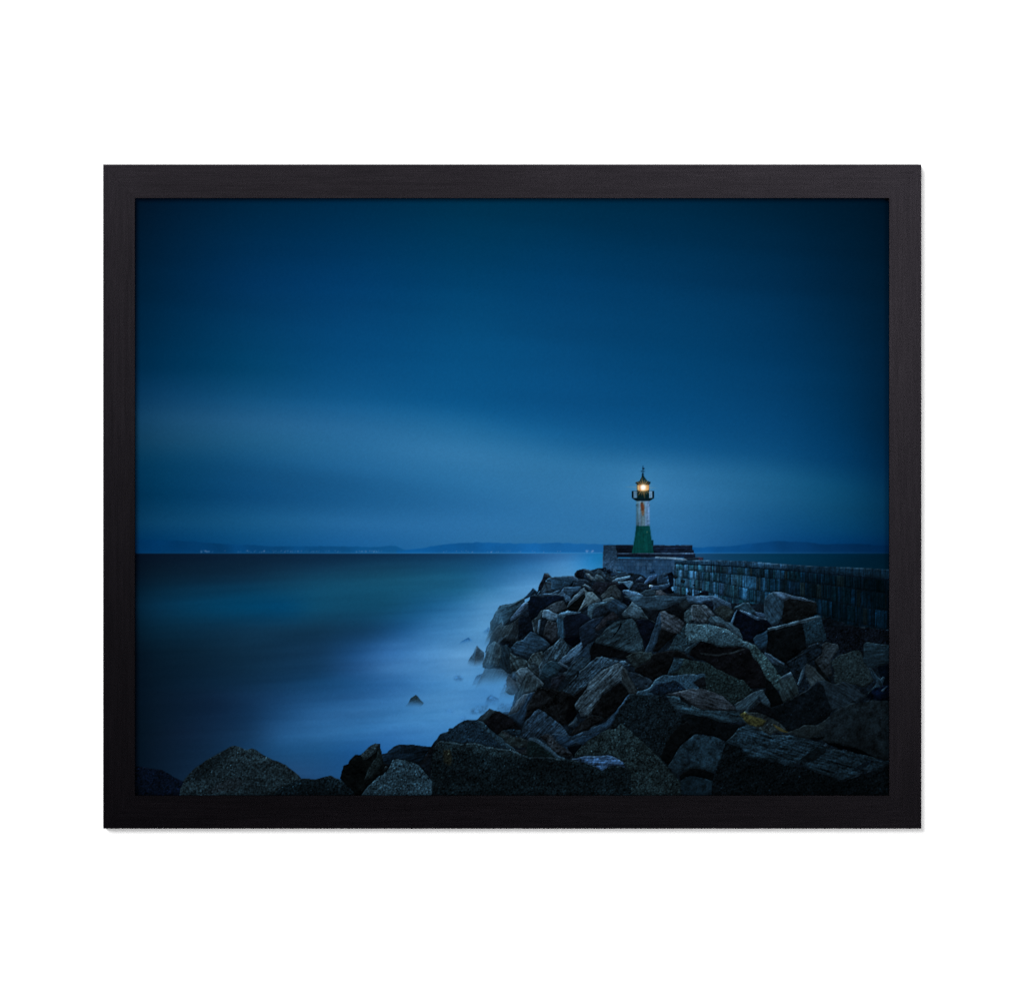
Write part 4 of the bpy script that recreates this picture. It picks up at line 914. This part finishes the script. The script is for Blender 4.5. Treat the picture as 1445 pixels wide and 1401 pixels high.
F('B6', [(-393, 369), (-250, 210), (-170, 168), (0, 250), (80, 300), (170, 298), (340, 308), (480, 328), (650, 378), (720, 428), (820, 458), (980, 478), (1220, 538), (1300, 578), (1420, 583), (1420, 614), (1280, 674), (1100, 704), (980, 774), (860, 804), (780, 754), (600, 704), (480, 644), (400, 604), (340, 644), (150, 594), (30, 594), (-150, 524), (-240, 424)], (22, 39, 49), 's', 8, 1.8)
F('B6', [(480, 520), (600, 430), (722, 430), (702, 482), (620, 542), (510, 604), (430, 562)], (8, 15, 19), 'r', 0, 1, .2, .1, op=.85)
F('B6', [(980, 692), (1100, 602), (1222, 560), (1202, 612), (1060, 684), (820, 722)], (9, 18, 26), 'r', 0, 1, .2, .1, op=.85)
F('B6', [(690, 372), (850, 396), (1090, 456), (1250, 540), (1090, 506), (850, 446)], (2, 4, 6), 'm', 0, 1, 0, 0)
F('B6', [(530, 318), (700, 318), (680, 345), (570, 352)], (3, 5, 7), 'm', 0, 1, 0, 0, op=.8)
B('granite pyramid at the bottom'); F('X', [(875.8, 1021.2), (885.8, 1028.7), (905.7, 1046.1), (930, 1071), (953.6, 1096), (960, 1105), (962, 1130), (890.8, 1130), (888, 1085), (880, 1077), (868, 1068.5), (856, 1064.8), (825, 1067.5), (810, 1069), (811, 1064.5), (820, 1054.5), (837, 1041), (857, 1030), (869.6, 1028.5)], (27, 37, 37), 'g', 0, 1.15, .4)
F('B4', [(1010, 100), (1070, 200), (1060, 330), (1080, 460), (1040, 500), (960, 420), (1000, 300)], (13, 20, 22), 'g', 0, .9, 0, 0, op=.55, soft=1)
F('B4', [(405, 352), (575, 328), (560, 364), (490, 434), (470, 480), (450, 434)], (4, 8, 13), 'm')
B('small brown weathered stone'); F('B4', [(88, 230), (170, 203), (222, 230), (302, 320), (382, 360), (454, 430), (454, 470), (370, 464), (240, 384)], (33, 37, 41), 'r', 0, 1.2)
B('small boulder with a bright curved ridge'); F('X', [(745, 1049), (750, 1045), (760, 1048.6), (793, 1071.5), (768.7, 1070.5), (747, 1068), (735, 1064.5), (744, 1056)], (19, 33, 35), 'g', 0, .8)
F('B3', [(1100, 470), (1180, 460), (1240, 470), (1240, 520), (1150, 510)], (30, 22, 20), 'r', op=.7)
F('B4', [(-45, 300), (-20, 255), (40, 238), (90, 268), (250, 398), (384, 490), (330, 494), (200, 414), (80, 314), (0, 280)], (50, 78, 96), 's', 35, 1.1)
B('dark front boulder behind the largest block'); F('B3', [(0, 652), (60, 590), (130, 440), (200, 400), (250, 380), (150, 582), (140, 640), (150, 802), (170, 1010), (150, 840), (100, 752), (30, 664)], (10, 16, 22), 'r')
F('B3', [(30, 640), (130, 440), (170, 420), (120, 540), (60, 620)], (24, 18, 20), 'r', op=.7)
F('B3', [(140, 432), (250, 293), (350, 263), (360, 228), (400, 223), (520, 128), (660, 128), (702, 150), (902, 302), (1094, 482), (1030, 474), (860, 454), (640, 404), (250, 368), (190, 430)], (20, 35, 46), 'g', 0, .9, .4)
F('B3', [(660, 133), (720, 158), (882, 290), (1102, 480), (1136, 512), (1040, 474), (900, 392), (760, 262)], (33, 52, 63), 'g', 0, .7)
B('largest front boulder, black granite with a pale upper edge'); F('X', [(619.9, 1046.1), (644.8, 1048), (671, 1049.8), (697, 1056), (719.5, 1058.5), (730.8, 1062.3), (747, 1067.3), (769.4, 1068.8), (797, 1071), (823.5, 1076), (845, 1083.5), (880, 1081), (889, 1087), (892, 1130), (611, 1130), (609, 1103), (607.5, 1080), (609, 1072), (614, 1054)], (12, 19, 22), 'g', 0, 1.3, .9, .1, fall=.3)
F('X', [(619.9, 1046.1), (671, 1050), (697, 1056), (747, 1067.5), (742, 1074), (690, 1066), (640, 1060), (613, 1074), (609, 1072), (614, 1054)], (24, 35, 38), 'g', 0, 1.0, .6, 0, op=.75, soft=1.2)
edge_ = [(614, 1053.5), (619.9, 1046.1), (644.8, 1048), (671, 1049.8), (697, 1056), (719.5, 1058.5), (730.8, 1062.3), (747, 1067.3), (769.4, 1068.8), (797, 1071)]
F('X', edge_ + [(x, y + 1.7) for x, y in edge_[::-1]], (58, 76, 82), 'g', 0, .9, 0, 0, w=.9, op=.6, fall=0)
F('X', [(626, 1058), (636, 1058), (639, 1070), (634, 1080), (625, 1076)], (38, 30, 14), 'g', 0, 1, 0, 0, op=.7, soft=1)
F('B4', [(440, 492), (600, 463), (830, 448), (930, 468), (1034, 530), (1064, 582), (950, 562), (870, 572), (800, 618), (740, 584), (600, 534), (480, 504)], (42, 68, 96), 's', 5, 1.3)
B('flat dark slab behind the speckled granite dome'); F('B2', [(628, 520), (690, 503), (760, 438), (830, 406), (1000, 410), (1184, 433), (1130, 522), (1060, 634), (980, 604), (760, 594), (710, 644), (640, 644)], (11, 23, 33), 's', 160, 1.3)
F('B2', [(618, 620), (700, 632), (704, 702), (640, 744)], (4, 6, 8), 'r')
F('B2', [(635, 680), (660, 655), (690, 665), (660, 710)], (26, 32, 32), 'g')
B('black twin peaked boulder with tan edges'); F('B2', [(148, 792), (190, 640), (240, 620), (258, 580), (330, 523), (390, 518), (480, 430), (550, 383), (602, 400), (628, 522), (642, 642), (662, 722), (560, 784), (470, 864), (392, 985), (330, 985), (270, 892), (190, 822)], (7, 11, 12), 'r', 0, 1.2, .2)
F('B2', [(390, 528), (480, 430), (550, 386), (602, 410), (560, 482), (470, 574), (430, 582)], (46, 54, 50), 'g', 0, .8)
F('B2', [(602, 410), (628, 522), (622, 622), (520, 784), (430, 804), (480, 682), (560, 562)], (22, 30, 30), 'g', 0, .9)
B('low dark boulder at the bottom edge'); F('B1', [(180, 850), (250, 762), (430, 660), (560, 628), (690, 640), (760, 618), (850, 598), (930, 630), (1002, 682), (1102, 772), (1150, 850)], (15, 25, 30), 'g', 0, 1.2)
B('pale speckled granite dome'); F('B2', [(750, 583), (790, 578), (960, 598), (1060, 658), (1132, 750), (1210, 842), (1198, 1010), (375, 1010), (460, 892), (600, 762), (650, 745), (702, 682)], (38, 55, 63), 'g', 0, 1.05, .3, .1)
B('dark round boulder in the bottom left corner'); F('L1', [(-20, 350), (70, 353), (180, 373), (280, 398), (380, 458), (462, 500), (502, 562), (620, 670), (-20, 670)], (7, 13, 24), 'g', 0, .9, .2)
B('broad granite dome, bottom left'); F('X', [(257.6, 1102.7), (271.4, 1086.7), (288.8, 1073.6), (310.6, 1062), (327.3, 1052.5), (341, 1056), (347, 1058.3), (355.7, 1056.2), (367.3, 1062), (382.4, 1072.3), (402.4, 1079.8), (414.8, 1089.8), (426, 1098.5), (412, 1105), (392, 1114), (380, 1130), (250, 1130)], (28, 38, 41), 'g', 0, 1.0, .2, .1)
F('X', [(258, 1103), (280, 1080), (312, 1062), (330, 1054), (320, 1070), (296, 1090), (280, 1104)], (16, 24, 28), 'g', 0, 1.2, 0, 0, op=.6, soft=1.5)
F('X', [(318, 1100), (336, 1096), (344, 1104), (332, 1114), (300, 1119), (285, 1119), (300, 1112)], (40, 28, 20), 'g', 0, 1.0, 0, 0, op=.7, soft=1.4)
CUR[0] = 0

# ---- veil of water over the foot of the heap, printed softness, fade towards the sheet's rim
solid_ = np.clip(blur((ID > 3).astype(float), .8, .8), 0, 1)[..., None]
INK = INK + solid_ * .45 * (INK - blur(INK, 1.1, 1.1))
INK = np.clip(INK, 0, 255)
INK = blur(INK, .2, .2)
INK = INK * (1 + .008 * fnoise(.7, .7)[..., None]) + .35 * fnoise(.6, .6)[..., None]
INK = np.clip(INK, 0, 255)

# ---------------------------------------------------------------- the sheet as geometry
def to_lin(c):
    c = c / 255.0
    return np.where(c <= .04045, c / 12.92, ((c + .055) / 1.055) ** 2.4)
ALB = np.clip(to_lin(INK) / K_INK, 0, .95)
# only what lies inside the sight edge of the frame
ax0, ax1 = int(190 - PX0), int(1256 - PX0)
ay0, ay1 = int(279 - PY0), int(1123 - PY0)
gx = np.clip(wx(np.arange(PW) + PX0 + 0.0), IX0 + .00002, IX1 - .00002)
gz = np.clip(wz(np.arange(PH) + PY0 + 0.0), IY0 + .00002, IY1 - .00002)
cell = ID[ay0:ay1, ax0:ax1]
cj, ci_ = np.meshgrid(np.arange(ay0, ay1), np.arange(ax0, ax1), indexing='ij')
# patches too small to be told apart stay with the small stones
names = {k: v for k, v in IDNAME.items()}
sizes = np.bincount(cell.ravel(), minlength=max(names) + 1)
rub = [k for k, v in names.items() if v[0] == 'printed_rubble'][0]
small = sorted([k for k, v in names.items() if v[0] == 'printed_boulder'], key=lambda k: -sizes[k])
for k in small:
    if sizes[k] < 70:
        cell[cell == k] = rub
def sheet(ids, name, label, parent):
    sel = np.isin(cell, ids)
    if not sel.any():
        return None
    J, I = cj[sel], ci_[sel]
    quad = np.stack([(J + 1) * PW + I, (J + 1) * PW + I + 1, J * PW + I + 1, J * PW + I], -1)
    u, inv = np.unique(quad.ravel(), return_inverse=True)
    vj, vi = u // PW, u % PW
    co = np.stack([gx[vi], np.full(len(u), YP), gz[vj] - ZB], -1).astype(np.float32)
    nf = len(J)
    me = bpy.data.meshes.new(name)
    me.vertices.add(len(u)); me.loops.add(nf * 4); me.polygons.add(nf)
    me.vertices.foreach_set('co', co.ravel())
    me.loops.foreach_set('vertex_index', inv.astype(np.int32).ravel())
    me.polygons.foreach_set('loop_start', np.arange(0, nf * 4, 4, dtype=np.int32))
    at = me.attributes.new('ink', 'FLOAT_COLOR', 'POINT')
    rgba = np.ones((len(u), 4), np.float32)
    rgba[:, :3] = ALB[vj, vi]
    at.data.foreach_set('color', rgba.ravel())
    me.update(calc_edges=True); me.validate()
    me.materials.append(M_INK)
    o = bpy.data.objects.new(name, me)
    scene.collection.objects.link(o)
    o.parent = parent
    if label:
        o['label'] = label
    return o
print_sheet = sheet([0], 'print', 'matte photo print, deep blue dusk sky over sea and boulders', root)
done = {0}
byname = {}
for k in sorted(names):
    if k in done:
        continue
    nm, lb = names[k]
    o = sheet([k], nm, lb, print_sheet)
    if o and nm in ('printed_rubble', 'printed_gravel'):
        o['kind'] = 'stuff'
